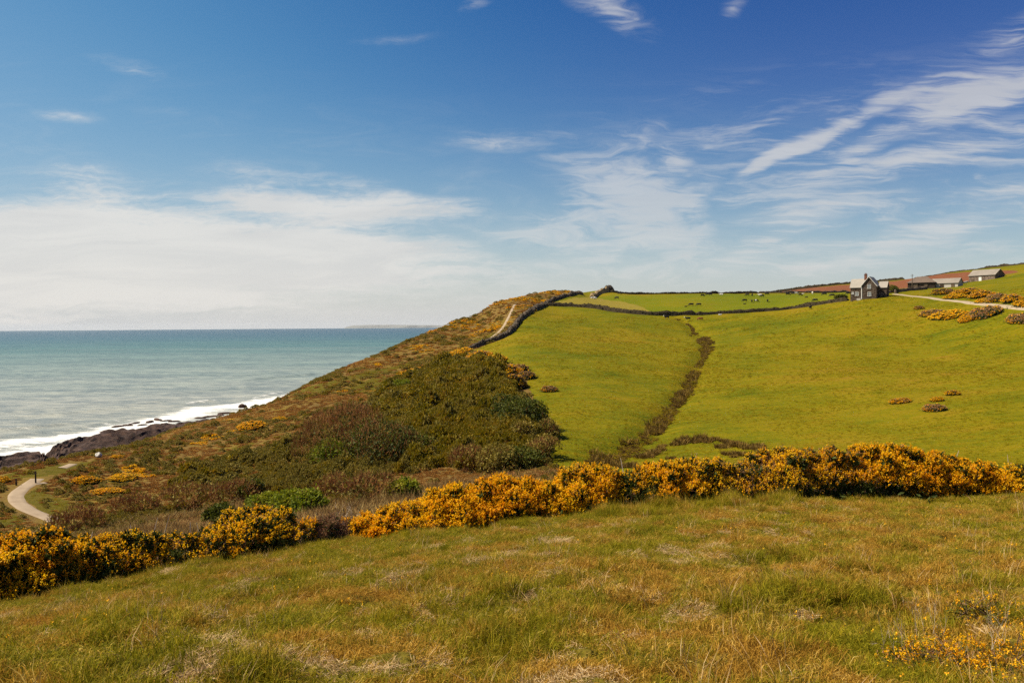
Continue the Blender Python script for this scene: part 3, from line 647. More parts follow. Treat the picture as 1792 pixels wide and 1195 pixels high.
# --- small gorse bushes in the pasture and along the scrub edge (copies of three kinds)
far_src = []
for s, fl, dd in ((1, 0.58, 0.30), (2, 0.34, 0.50), (3, 0.85, 0.06)):
    r_ = thing('gorse_bush', (0, 0, -50), 0, '', 'gorse'); build_parts(r_, gorse_bush(2.4, 2.2, 1.5, 300+s, fl, dd, n=2400, fs=0.12, low=0.1, inner=0.5, cs=2.6)); far_src.append(r_)
FAR_GORSE = [
 (1575,706,36,11,0,'small gorse bush left of the other bushes in the right pasture','gorse bushes alone in the pasture'),(1667,692,24,12,0,'round gorse bush upper right of the pasture group','gorse bushes alone in the pasture'),
 (1640,703,18,10,2,'smallest gorse bush at the middle of the pasture group','gorse bushes alone in the pasture'),(1635,720,36,15,1,'lowest and darkest gorse bush of the pasture group','gorse bushes alone in the pasture'),
 (961,686,20,10,1,'small lone gorse bush in the left pasture beside the scrub','gorse bushes at the scrub edge'),(893,676,42,22,1,'large dark gorse bush spilling from the scrub onto the left pasture','gorse bushes at the scrub edge'),(922,664,22,14,1,'gorse bush casting a long shadow right of the large dark one','gorse bushes at the scrub edge'),
 (890,655,34,16,0,'gorse bush with orange flowers above the large dark one','gorse bushes at the scrub edge'),(912,650,20,12,1,'brown gorse bush at the right of the orange flowered row','gorse bushes at the scrub edge'),(862,641,38,18,2,'orange gorse bush in the middle of the row under the field corner','gorse bushes at the scrub edge'),
 (838,630,34,14,0,'gorse bush below the corner of the left pasture','gorse bushes at the scrub edge'),(805,622,34,10,2,'orange gorse bush at the left end of the row below the field corner','gorse bushes at the scrub edge'),
 (714,664,30,15,2,'bright orange gorse bush alone on the scrub mound','gorse bushes on the scrub slope'),(440,752,52,16,2,'widest orange gorse patch low on the coastal slope','gorse bushes on the scrub slope'),(490,736,24,8,2,'reddish orange gorse patch right of the widest one','gorse bushes on the scrub slope'),
 (205,802,24,6,2,'orange gorse bush beside the dark green gully line','gorse bushes on the scrub slope'),(150,848,44,14,2,'orange gorse bush on the slope right of the gravel path bend','gorse bushes on the scrub slope'),(215,842,50,12,2,'long orange gorse bush in the middle of the lower coastal slope','gorse bushes on the scrub slope'),
 (190,866,50,12,2,'orange gorse bush nearest the brown bramble bank','gorse bushes on the scrub slope'),(3,846,26,14,2,'orange gorse bush at the left edge by the path','gorse bushes on the scrub slope'),(355,838,26,11,2,'yellow gorse bush among the dark green brambles of the lower slope','gorse bushes on the scrub slope'),
 (1660,556,60,15,2,'brightest orange gorse bush just below the farm track','gorse bushes round the farm track'),(1632,552,44,13,1,'brown gorse bush left of the bright one below the track','gorse bushes round the farm track'),(1608,541,18,8,1,'small grey brown gorse bush left end below the track','gorse bushes round the farm track'),
 (1724,552,70,18,1,'wide brown and orange gorse bush in the middle below the track','gorse bushes round the farm track'),(1690,562,34,11,2,'orange gorse bush at the left foot of the wide one','gorse bushes round the farm track'),(1785,562,50,16,1,'gorse bush below the track at the right edge','gorse bushes round the farm track'),
 (1650,516,34,14,1,'brown gorse bush above the track nearest the farm wall','gorse bushes round the farm track'),(1690,517,44,15,0,'gorse bush above the track below the long low barn','gorse bushes round the farm track'),(1672,523,34,10,2,'orange gorse bush on the upper edge of the track','gorse bushes round the farm track'),
 (1718,522,44,16,0,'gorse bush in the middle of the bank above the track','gorse bushes round the farm track'),(1745,528,44,18,1,'brown gorse bush on the bank above the track, right half','gorse bushes round the farm track'),(1725,529,40,9,2,'orange gorse bush low on the bank touching the track','gorse bushes round the farm track'),
 (1772,530,44,19,0,'gorse bush on the bank above the track close to the right edge','gorse bushes round the farm track'),(1795,537,40,14,2,'orange gorse bush on the bank where the track leaves at the right edge','gorse bushes round the farm track'),
]
for k, (u, vb, wpx, hpx, kind, lab, grp) in enumerate(FAR_GORSE):
    p = hit(u, vb, 470); y = p[1]; kk = 1.35 if 'scrub edge' in grp else 1.0; sx = kk*wpx/F_PX*y/2.25; sz = kk*hpx/F_PX*y/2.3
    sy = max(sx*(0.6 if 'track' in grp else 0.85), 0.8); cy = p[1]+sy*(0.25 if vb > 540 and 'track' in grp else 0.9); cx = p[0]*cy/p[1]; loc = (cx, cy, float(ground(cx, cy))-0.16*sz); rz = (k*1.7) % 0.9-0.45
    g_ = lambda a, b: float(ground(cx+a, cy+b))
    nrm_ = Vector((-(g_(2, 0)-g_(-2, 0))/4, -(g_(0, 2)-g_(0, -2))/4, 1.0)).normalized()
    eul = (nrm_.to_track_quat('Z', 'Y').to_matrix() @ Matrix.Rotation(rz, 3, 'Z')).to_euler()
    if k < 0: pass
    src = far_src[kind]
    if not src.get('label'):
        src.location = loc; src.rotation_euler = eul; src.scale = (sx, sy, sz); src['label'] = lab; src['group'] = grp
    else: copy_thing(src, loc, rz, (sx, sy, sz), lab, grp).rotation_euler = eul

# --- thickets and bushes in the valley: twiggy (brown) and leafy (green) kinds
M_TWIG = leaf_material('brown_twigs', [(0.2, (0.1716, 0.0759, 0.0264)), (0.5, (0.312, 0.1449, 0.0504)), (0.8, (0.4524, 0.2277, 0.0816))], 0.35, 0.1, 0.9, 0.1)
M_LEAF_D = leaf_material('dark_leaves', [(0.2, (0.04375, 0.05625, 0.00625)), (0.5, (0.1, 0.1125, 0.00875)), (0.8, (0.1875, 0.1688, 0.015))], 0.35, 0.25)
M_LEAF_O = leaf_material('olive_leaves', [(0.2, (0.1263, 0.104, 0.01188)), (0.5, (0.2302, 0.1782, 0.02376)), (0.8, (0.3416, 0.2376, 0.04455))], 0.35, 0.25)
M_LEAF_L = leaf_material('fresh_leaves', [(0.2, (0.0875, 0.1187, 0.00625)), (0.5, (0.1875, 0.2188, 0.00875)), (0.8, (0.325, 0.2937, 0.015))], 0.5, 0.35)
def valley_bush(w, d, h, seed, leaf, twig, lm):
    r = np.random.default_rng(seed); parts = {}; mats = {}
    P, D, li, LC, rad = dome_points(r, int(3000*max(1, (w*h)**0.7/8)), w, d, h, 26)
    tl = r.random(len(LC))[li]
    nl = int(len(P)*leaf)
    if nl:
        C = P[:nl]+0.12*r.normal(size=(nl, 3)); V, F = cards(r, C, unit(D[:nl]+0.9*r.normal(size=(nl, 3))), 0.22+0.2*r.random(nl), 0.13+0.12*r.random(nl))
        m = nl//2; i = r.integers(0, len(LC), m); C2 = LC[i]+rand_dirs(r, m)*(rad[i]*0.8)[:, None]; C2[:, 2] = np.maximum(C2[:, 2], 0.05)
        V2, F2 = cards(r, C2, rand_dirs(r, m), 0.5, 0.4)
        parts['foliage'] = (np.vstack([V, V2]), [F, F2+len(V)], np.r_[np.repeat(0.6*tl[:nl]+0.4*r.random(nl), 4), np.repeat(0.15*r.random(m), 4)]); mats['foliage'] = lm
    nt = int(len(P)*twig)
    q = P[-nt:] if nt else P[:0]; nb = 30
    root = np.stack([0.16*w*r.normal(size=nb), 0.16*d*r.normal(size=nb), np.zeros(nb)], -1)
    tip = LC[r.integers(0, len(LC), nb)]; V, F = twigs(r, root, tip, 0.05*h*0.5+0.03)
    T = np.repeat(0.2*r.random(nb), 6)
    if nt:
        a = q-unit(D[-nt:]*0.6+np.array([0, 0, 0.9])+0.3*r.normal(size=(nt, 3)))*(0.25+0.13*h*r.random(nt))[:, None]
        V3, F3 = twigs(r, a, q+0.1*r.normal(size=(nt, 3))+np.array([0, 0, 0.12]), 0.045); V, F, T = np.vstack([V, V3]), np.vstack([F, F3+len(V)]), np.r_[T, np.repeat(0.5*tl[-nt:]+0.5*r.random(nt), 6)]
    parts['branches'] = (V, [F], T); mats['branches'] = M_TWIG
    return parts, mats
VALLEY = [ # column, base row, width, height (picture), leaf share, twig share, leaf material, name, label
 (608,806,130,100,0.12,1.0,M_LEAF_D,'thicket','large domed thicket of bare reddish brown twigs at the left of the scrub mound'),
 (672,812,110,72,0.55,0.5,M_LEAF_D,'thicket','dark shaded thicket adjoining the reddish brown dome on its right'),
 (722,798,66,40,0.7,0.2,M_LEAF_D,'bush','dark green bush tapering off right of the shaded thicket'),
 (585,812,60,36,0.9,0.15,M_LEAF_L,'bush','pale green leafy bush at the foot of the reddish brown dome'),
 (822,828,58,44,0.18,0.9,M_LEAF_O,'bush','rounded brown twiggy bush at the bottom of the scrub mound'),
 (878,826,60,40,0.75,0.3,M_LEAF_O,'bush','round olive bush right of the brown twiggy one'),
 (916,820,52,32,0.95,0.05,M_LEAF_D,'bush','deep green bush right of the round olive one'),
 (948,806,52,42,0.4,0.6,M_LEAF_O,'bush','brown olive bush nearest the pasture at the mound foot'),
 (917,772,30,36,0.6,0.4,M_LEAF_O,'bush','upright olive bush in the dark right flank of the mound'),
 (958,770,36,34,0.5,0.5,M_LEAF_O,'bush','bush with a dark right side sticking out onto the left pasture'),
 (918,748,62,50,1.0,0.05,M_LEAF_D,'bush','tallest dark evergreen bush on the right flank of the mound'),
 (890,730,50,34,1.0,0.1,M_LEAF_D,'bush','dark green bush above the tallest evergreen one'),
 (705,680,26,14,1.0,0.0,M_LEAF_L,'bush','small bright green bush under the lone orange gorse of the mound'),
 (648,886,88,60,0.25,1.0,M_LEAF_O,'bush','dense round brown bush in the valley bottom before the thickets'),
 (584,868,60,34,0.15,1.0,M_LEAF_O,'bush','lower paler brown bush left of the dense round brown one'),
 (705,880,48,44,0.9,0.1,M_LEAF_L,'bush','yellow green leafy bush right of the dense round brown one'),
 (462,898,48,30,1.0,0.05,M_LEAF_L,'bush','bright green bush behind the rounded dark based gorse'),
 (505,902,60,42,0.95,0.1,M_LEAF_L,'bush','taller green bush right of the bright green one'),
 (545,898,52,38,0.9,0.15,M_LEAF_L,'bush','green bush at the right end of the leafy row behind the gap'),
 (440,878,34,40,1.0,0.1,M_LEAF_D,'bush','dark green bush at the end of the brown bramble bank'),
 (386,916,38,34,1.0,0.1,M_LEAF_D,'bush','dark green bush standing in the brown bramble bank'),
 (128,934,80,44,0.12,1.0,M_LEAF_O,'thicket','brown twiggy thicket hiding the lower end of the gravel path'),
 (240,900,60,40,0.1,1.0,M_LEAF_O,'thicket','low brown bramble thicket beyond the left part of the gorse hedge'),
 (330,896,80,48,0.2,1.0,M_LEAF_O,'thicket','broad brown bramble thicket in the middle of the bramble bank'),
 (410,884,70,42,0.12,1.0,M_LEAF_O,'thicket','reddish brown bramble thicket left of the dark green bush'),
]
for k, (u, vb, wpx, hpx, lf, tw, lm, nm, lab) in enumerate(VALLEY):
    p = hit(u, vb, 300); y = p[1]; w = wpx/F_PX*y*1.25; h = hpx/F_PX*y*0.98; d = max(w*0.8, 1.5)
    y2 = y+d*0.35; x2 = p[0]*y2/y
    r_ = thing(nm, (x2, y2, float(ground(x2, y2))-0.15), 0, lab, nm); pt, ms = valley_bush(w, d, h, 500+k, lf, tw, lm); build_parts(r_, pt, ms)

# --- ground cover (stuff): instanced shrublets, grass and rushes
def scatter(name, P, rz, scl, pick, protos, kind='stuff', tilt=None):
    pc = bpy.data.collections.new(name+'_kinds')
    for o in protos: pc.objects.link(o)
    me = bpy.data.meshes.new(name); me.vertices.add(len(P)); me.vertices.foreach_set('co', np.asarray(P, np.float32).ravel())
    rot = np.zeros((len(P), 3), np.float32); rot[:, 2] = rz
    if tilt is not None: rot[:, :2] = tilt
    a = me.attributes.new('turn', 'FLOAT_VECTOR', 'POINT'); a.data.foreach_set('vector', rot.ravel())
    a = me.attributes.new('size', 'FLOAT_VECTOR', 'POINT'); a.data.foreach_set('vector', np.asarray(scl, np.float32).ravel())
    a = me.attributes.new('pick', 'INT', 'POINT'); a.data.foreach_set('value', np.asarray(pick, np.int32))
    o = bpy.data.objects.new(name, me); COL.objects.link(o)
    g = bpy.data.node_groups.new(name, 'GeometryNodeTree')
    g.interface.new_socket('Geometry', in_out='INPUT', socket_type='NodeSocketGeometry'); g.interface.new_socket('Geometry', in_out='OUTPUT', socket_type='NodeSocketGeometry')
    N = g.nodes; gi = N.new('NodeGroupInput'); go = N.new('NodeGroupOutput'); ip = N.new('GeometryNodeInstanceOnPoints'); ci = N.new('GeometryNodeCollectionInfo')
    ci.inputs[0].default_value = pc; ci.inputs[1].default_value = True; ci.inputs[2].default_value = True; ip.inputs['Pick Instance'].default_value = True
    def na(nm, t):
        q = N.new('GeometryNodeInputNamedAttribute'); q.data_type = t; q.inputs[0].default_value = nm
        return q.outputs[0]
    g.links.new(gi.outputs[0], ip.inputs['Points']); g.links.new(ci.outputs[0], ip.inputs['Instance'])
    g.links.new(na('pick', 'INT'), ip.inputs['Instance Index']); g.links.new(na('turn', 'FLOAT_VECTOR'), ip.inputs['Rotation']); g.links.new(na('size', 'FLOAT_VECTOR'), ip.inputs['Scale'])
    g.links.new(ip.outputs[0], go.inputs[0])
    o.modifiers.new('scatter', 'NODES').node_group = g
    return tag(o, kind=kind)
def polar_samples(r, n, a0, a1, r0, r1):
    a = np.radians(a0+(a1-a0)*r.random(n)); rr = np.exp(math.log(r0)+(math.log(r1)-math.log(r0))*r.random(n))
    return rr*np.sin(a), rr*np.cos(a), rr
def shrublet(name, kind, seed):
    """A low hummock of cover about 1 m wide."""
    r = np.random.default_rng(seed)
    if kind == 'heath':
        n = 150; q = np.sqrt(r.random(n)); a = r.random(n)*6.283; A = np.stack([q*0.5*np.cos(a), q*0.5*np.sin(a), np.full(n, -0.1)], -1)
        B = A*np.array([1.15, 1.15, 0])+np.stack([0.1*r.normal(size=n), 0.1*r.normal(size=n), (1-0.6*q**2)*(0.3+0.22*r.random(n))], -1)
        V, F = twigs(r, A, B, 0.075); return mk(name, V, [F], [M_HEATH], attrs={'tone': np.repeat(r.random(n), 6)}, link=False)
    P, D, li, LC, rad = dome_points(r, 420, 1.1, 1.1, 0.62, 9); n = len(P)
    V, F = cards(r, P-np.array([0, 0, 0.06]), unit(D+0.8*r.normal(size=(n, 3))), 0.15+0.12*r.random(n), 0.1+0.08*r.random(n)); T = np.repeat(r.random(n), 4); mats = [M_BRAMBLE]; mi = np.zeros(n, int)
    if kind == 'gorse': mats = [M_SPINE, M_FLOWER]; mi = (r.random(n) < 0.62).astype(int)
    if kind == 'olive': mats = [M_LEAF_O]
    return mk(name, V, [F], mats, midx=mi, attrs={'tone': T}, link=False)
M_HEATH = leaf_material('heath_twigs', [(0.2, (0.2555, 0.1266, 0.03231)), (0.42, (0.3901, 0.2026, 0.05658)), (0.6, (0.4978, 0.2684, 0.07812)), (0.82, (0.4843, 0.2836, 0.03231))], 0.05, 0.15, 0.95, 0.05)
M_BRAMBLE = leaf_material('bramble_leaves', [(0.2, (0.1008, 0.08901, 0.002657)), (0.45, (0.1881, 0.1485, 0.00372)), (0.65, (0.2888, 0.1942, 0.006376)), (0.85, (0.309, 0.1656, 0.01328))], 0.12, 0.28)
COVER = [shrublet('cover_a', 'heath', 1), shrublet('cover_b', 'heath', 2), shrublet('cover_c', 'bramble', 3), shrublet('cover_d', 'bramble', 4), shrublet('cover_e', 'gorse', 5), shrublet('cover_f', 'olive', 6)]
def build_cover():
    r = np.random.default_rng(77)
    x, y, rr = polar_samples(r, 60000, -37, 8, 34, 520)
    keep = inside(x, y, SCRUB) & (y > hedge_line_y(x)+4.5); x, y, rr = x[keep], y[keep], rr[keep]
    mead = np.zeros(len(x), bool)
    for m in MEADOWS: mead |= inside(x+0.03*rr*vnoise(x/4, y/4, 1), y+0.03*rr*vnoise(x/4, y/4, 2), m) & (r.random(len(x)) < 0.8)
    lines = [COASTP, LOWP]
    road = np.zeros(len(x), bool)
    for L, w in lines: road |= seg_dist(x, y, L) < w
    z = base_z(x, y)
    keep = ~mead & ~road & (z > 8); x, y, rr = x[keep], y[keep], rr[keep]
    br = inside(x+3*vnoise(x/6, y/6, 2), y+3*vnoise(x/6, y/6, 3), BRAMBLE); mixd = inside(x, y, MIXED)
    p = 0.22+0.74*br+0.45*(mixd & ~br)+0.55*fbm(x/11, y/15, 3, 121)*(~br)
    green = r.random(len(x)) < p
    gn = fbm(x/13, y/20, 3, 131)+0.25*np.clip((rr-250)/150, 0, 1)
    gor = (gn > np.interp(rr, [200, 260, 330], [0.46, 0.34, 0.20])) & (r.random(len(x)) < 0.5) & ~br & ~mixd & (rr > 105)
    pick = np.where(green, np.where(r.random(len(x)) < np.where(br, 0.2, 0.85), 5, 2+r.integers(0, 2, len(x))), r.integers(0, 2, len(x))); pick = np.where(gor, 4, pick)
    s = np.clip(0.0068*rr, 0.45, 2.2)*(0.75+0.7*r.random(len(x))); hs = np.clip(0.9+0.7*green+br*0.8, 0, 3)*np.clip(0.45+0.2*s, 0.5, 1.1)
    hs *= 0.7+1.3*np.clip(fbm(x/4.5, y/6, 3, 141)+0.25, 0, 1)
    hs = np.where(br | mixd, hs, hs*0.62); s = np.where(br | mixd, s, s*0.85)
    lump = np.clip(fbm(x/3.2, y/4.5, 2, 143)-0.10, 0, 1)*(green & (br | mixd)); s = s*(1+2.4*lump); hs = hs*(1+2.8*lump)
    P = np.stack([x, y, ground(x, y)-0.03], -1)
    return scatter('scrub_cover', P, r.random(len(x))*6.28, np.stack([s, s, hs], -1), pick, COVER)
COASTP = ([tuple(p[:2]) for p in trace([(901,533),(896,543),(890,555),(884,567),(876,578),(865,587),(851,596)])], 1.6)
LOWP = ([tuple(p[:2]) for p in trace([(125,922),(95,909),(65,899),(37,885),(26,872),(31,861),(48,849),(65,838),(80,828),(112,817),(131,811)])], 2.0)
build_cover()

M_DRY = leaf_material('dry_stalks', [(0.2, (0.1482, 0.0816, 0.0252)), (0.5, (0.285, 0.174, 0.0588)), (0.8, (0.4788, 0.336, 0.1218))], 0.4, 0.15, 0.95, 0.05)
M_RUSH = leaf_material('rush_stalks', [(0.2, (0.1033, 0.06238, 0.0131)), (0.5, (0.1883, 0.1077, 0.02434)), (0.8, (0.243, 0.1644, 0.03276))], 0.3, 0.15, 0.9, 0.1)
def stalk_tuft(name, seed, n, w, h, mat, wd):
    r = np.random.default_rng(seed); q = np.sqrt(r.random(n))*w*0.5; a = r.random(n)*6.283
    C = np.stack([q*np.cos(a), q*np.sin(a), np.full(n, -0.05)], -1); D = unit(np.stack([0.5*np.cos(a)*q/w+0.18*r.normal(size=n), 0.5*np.sin(a)*q/w+0.18*r.normal(size=n), np.ones(n)], -1))
    V, F, T = blades(r, C, D, h*(0.6+0.5*r.random(n)), wd, 0.5*r.random(n)); return mk(name, V, [F, T], [mat], attrs={'tone': np.repeat(r.random(n), 5)}, link=False)
def build_rushes():
    r = np.random.default_rng(88)
    protos = [stalk_tuft('rush_a', 1, 60, 0.9, 0.95, M_RUSH, 0.07), stalk_tuft('rush_b', 2, 50, 1.1, 0.8, M_RUSH, 0.07)]
    pts = []
    L = resample(STREAM, 0.5)
    n = 3600; i = r.integers(0, len(L), n); s = i/len(L)
    wid = np.interp(s, [0, 0.12, 0.16, 0.3, 0.42, 0.5, 0.6, 0.75, 0.9, 1.0], [0.5, 0.4, 2.4, 2.8, 0.9, 0.5, 1.2, 1.35, 1.4, 2.2])
    x = L[i, 0]+r.normal(size=n)*wid*0.42; y = L[i, 1]+r.normal(size=n)*wid*0.5
    k = (fbm(x/2.6, y/4.0, 3, 151) > -0.06) & (r.random(n) < np.interp(s, [0, 0.13, 0.2, 0.45, 0.55, 1], [0.15, 0.15, 0.8, 0.5, 0.7, 1])); pts.append(np.stack([x[k], y[k]], -1))
    PATCH = trace_poly([(1045,812),(1090,798),(1150,782),(1200,770),(1250,768),(1330,778),(1340,790),(1290,800),(1200,806),(1150,815),(1100,822)])
    x, y = r.uniform(5, 45, 9000), r.uniform(70, 130, 9000); k = inside(x, y, PATCH) & (fbm(x/5, y/5, 3, 153) > -0.13); pts.append(np.stack([x[k], y[k]], -1))
    xy = np.vstack(pts); g = ground(xy[:, 0], xy[:, 1])-0.9*np.exp(-(seg_dist(xy[:, 0], xy[:, 1], STREAM)/2.6)**2)
    s = (0.5+0.6*r.random(len(xy)))*(1+0.6*(r.random(len(xy)) < 0.12)); scatter('rushes', np.column_stack([xy, g]), r.random(len(xy))*6.28, np.stack([s, s, s*(1.0+0.7*r.random(len(xy)))*np.where((xy[:, 1] < 112) & (xy[:, 0] > 12), 0.45, 0.8)], -1), r.integers(0, 2, len(xy)), protos)
    # tall dead stalks between the gorse hedge and the valley bushes
    protos = [stalk_tuft('stalk_a', 5, 46, 1.0, 1.05, M_DRY, 0.035), stalk_tuft('stalk_b', 6, 40, 1.2, 1.3, M_DRY, 0.035), stalk_tuft('stalk_c', 7, 40, 1.2, 0.9, M_TWIG, 0.05)]
    x, y, rr = polar_samples(r, 16000, -32, 7, 32, 92)
    hl = hedge_line_y(x); k = (y > hl+3.2) & (r.random(len(x)) < np.interp(fbm(x/9, y/9, 3, 157), [-0.4, 0.0, 0.3], [0.1, 0.55, 1.0]))
    x, y = x[k], y[k]; s = 0.7+0.6*r.random(len(x))
    scatter('dead_stalks', np.column_stack([x, y, ground(x, y)]), r.random(len(x))*6.28, np.stack([s, s, s*np.clip(0.6+1.0*fbm(x/6, y/6, 2, 159), 0.4, 1.2)], -1), r.integers(0, 3, len(x)), protos)
build_rushes()

# --- rough grass of the near slope
def grass_material(name, cols, dry, scale):
    m, n = material(name); p = n.pos()
    f = n.math('ADD', n.math('MULTIPLY', n.attr('tone'), 0.75), n.math('MULTIPLY', n.rand(), 0.25))
    g = n.ramp(f, cols[0]); d = n.ramp(f, cols[1])
    k = n.math('ADD', n.math('MULTIPLY', n.noise(p, scale, 3, 0.6), 0.65), n.math('MULTIPLY', n.noise(p, scale*4.5, 3, 0.6), 0.35))
    k = n.step(n.math('ADD', k, n.math('MULTIPLY', n.math('SUBTRACT', n.attr('tone'), 0.5), 0.22)), 0.44-dry, 0.60-dry)
    n.surf(n.mix(k, g, d), 0.75, 0.15, None, 0.32); return m
GREENS = [(0.1, (0.1054, 0.1121, 0.005544)), (0.5, (0.2394, 0.2165, 0.007762)), (0.9, (0.4791, 0.3607, 0.0133))]
STRAWS = [(0.1, (0.1983, 0.09228, 0.01165)), (0.45, (0.3708, 0.198, 0.02038)), (0.75, (0.5691, 0.3272, 0.04659)), (0.95, (0.88, 0.6711, 0.2038))]
M_GREEN = grass_material('green_grass', (GREENS, STRAWS), -0.06, 1.3); M_STRAW = grass_material('straw_grass', (GREENS, STRAWS), 0.065, 1.3)
M_LITTER, n_ = material('dead_litter'); n_.surf(n_.ramp(n_.attr('tone'), [(0.1, (0.34, 0.20, 0.075)), (0.5, (0.52, 0.35, 0.16)), (0.9, (0.75, 0.56, 0.31))]), 0.9, 0.1, None, 0.2)
M_DOT, n_ = material('yellow_petals'); n_.surf(n_.ramp(n_.attr('tone'), [(0.1, (0.78, 0.34, 0.004)), (0.9, (0.85, 0.58, 0.01))]), 0.6, 0.2, None, 0.25)
def turf(name, seed, n, w, h0, h1, mat, lean, wd=0.0062, flat=0.0):
    r = np.random.default_rng(seed); C = np.stack([w*(r.random(n)-0.5)*1.3, w*(r.random(n)-0.5)*1.3, np.full(n, -0.02)], -1)
    t = 0.5+0.5*np.sin(C[:, 0]*23+seed)*np.sin(C[:, 1]*19+seed*2)
    D = unit(np.stack([lean+(0.42+flat)*r.normal(size=n), 0.1+(0.42+flat)*r.normal(size=n), np.full(n, 1.0-flat*0.7)], -1)); D[:, 2] = np.abs(D[:, 2])+0.05
    L = (h0+(h1-h0)*r.random(n)**1.6)*(0.6+0.6*t)
    V, F, T = blades(r, C, D, L, wd*(0.7+0.7*r.random(n)), 0.3+1.1*r.random(n)); return mk(name, V, [F, T], [mat], attrs={'tone': np.repeat(np.clip(0.65*r.random(n)+0.35*t, 0, 1), 5)}, link=False)
def build_grass():
    r = np.random.default_rng(99)
    protos = [turf('turf_a', 1, 520, 0.5, 0.04, 0.12, M_GREEN, 0.1), turf('turf_b', 2, 520, 0.5, 0.05, 0.15, M_GREEN, 0.15), turf('turf_c', 3, 460, 0.5, 0.04, 0.12, M_STRAW, 0.2), turf('turf_d', 4, 420, 0.5, 0.06, 0.19, M_STRAW, 0.3),
              turf('turf_e', 5, 380, 0.34, 0.10, 0.27, M_GREEN, 0.1), turf('turf_f', 6, 420, 0.45, 0.05, 0.15, M_LITTER, 0.25, 0.005, 0.7)]
    d = np.random.default_rng(5); nd = 5; C = np.repeat(np.stack([0.5*(d.random(nd)-0.5), 0.5*(d.random(nd)-0.5), 0.12+0.10*d.random(nd)], -1), 6, 0)+0.008*d.normal(size=(nd*6, 3))
    V, F = cards(d, C, rand_dirs(d, nd*6), 0.022, 0.018); protos.append(mk('turf_g', V, [F], [M_DOT], attrs={'tone': np.repeat(d.random(nd*6), 4)}, link=False))
    st = np.random.default_rng(8); q = 9; C = np.stack([0.4*(st.random(q)-0.5), 0.4*(st.random(q)-0.5), np.full(q, 0.0)], -1); D = unit(np.stack([0.3*st.normal(size=q), 0.3*st.normal(size=q), np.ones(q)], -1))
    V, F, T = blades(st, C, D, 0.28+0.2*st.random(q), 0.006, 0.5); protos.append(mk('turf_h', V, [F, T], [M_LITTER], attrs={'tone': np.repeat(st.random(q), 5)}, link=False))
    X, Y = [], []
    # denser towards the viewer's feet, thinner by the hedge
    x, y = r.uniform(-34, 34, 90000), r.uniform(1.2, 36, 90000)
    near = np.interp(y, [1, 8, 14, 36], [1.0, 1.0, 0.9, 0.66]); k = (np.abs(x) < 0.70*y+3.0) & (y < hedge_line_y(x)+4.2) & (r.random(len(x)) < near); x, y = x[k], y[k]
    tall = fbm(x/0.9, y/0.75, 3, 171); dry = fbm(x/1.5+7, y/1.2, 3, 173)+0.5*fbm(x/5, y/4, 2, 175)+np.clip((x-2)/14, -0.25, 0.55)*0.4; lit = fbm(x/0.55, y/0.45, 2, 177)+0.35*fbm(x/4, y/4, 2, 178)
    rd = r.random(len(x))
    pick = np.where(dry+0.25*(rd-0.5) < 0.035, r.integers(0, 2, len(x)), 2+r.integers(0, 2, len(x)))
    pick = np.where((tall > 0.30) & (rd < 0.8), 4, pick); pick = np.where((lit > 0.36) & (rd < 0.8), 5, pick)
    hol = fbm(x/0.85, y/0.7, 3, 1); pick = np.where((hol < -0.2) & (rd < 0.85), 4, pick)
    pick = np.where(r.random(len(x)) < 0.035, 7, pick)
    edge = np.abs(y-hedge_line_y(x)) < 1.0; pick = np.where(edge & (rd < 0.7), 4, pick)
    lowr = (x > 2.2+0.15*y) & (y < 9.5); pick = np.where((rd > 0.995-0.05*lowr), 6, pick)
    skirt = (x > 3.0) & (x < 10.5) & (np.abs(y-hedge_line_y(x)+0.4) < 1.3); pick = np.where(skirt & (rd < 0.9), 4, pick)
    s = (0.75+0.5*r.random(len(x)))*np.clip(0.85+1.1*tall, 0.5, 1.6)*np.where(skirt, 2.0, 1.0)*np.where(edge, 1.45, 1.0); s = np.where(pick == 6, 1.0, s); w = np.clip(0.8+y*0.012, 0.8, 1.2)
    P = np.column_stack([x, y, ground(x, y)-0.01])
    scatter('grass', P, r.random(len(x))*6.28, np.stack([w, w, s], -1), pick, protos, tilt=0.14*r.normal(size=(len(x), 2)))
    return len(x)
build_grass()

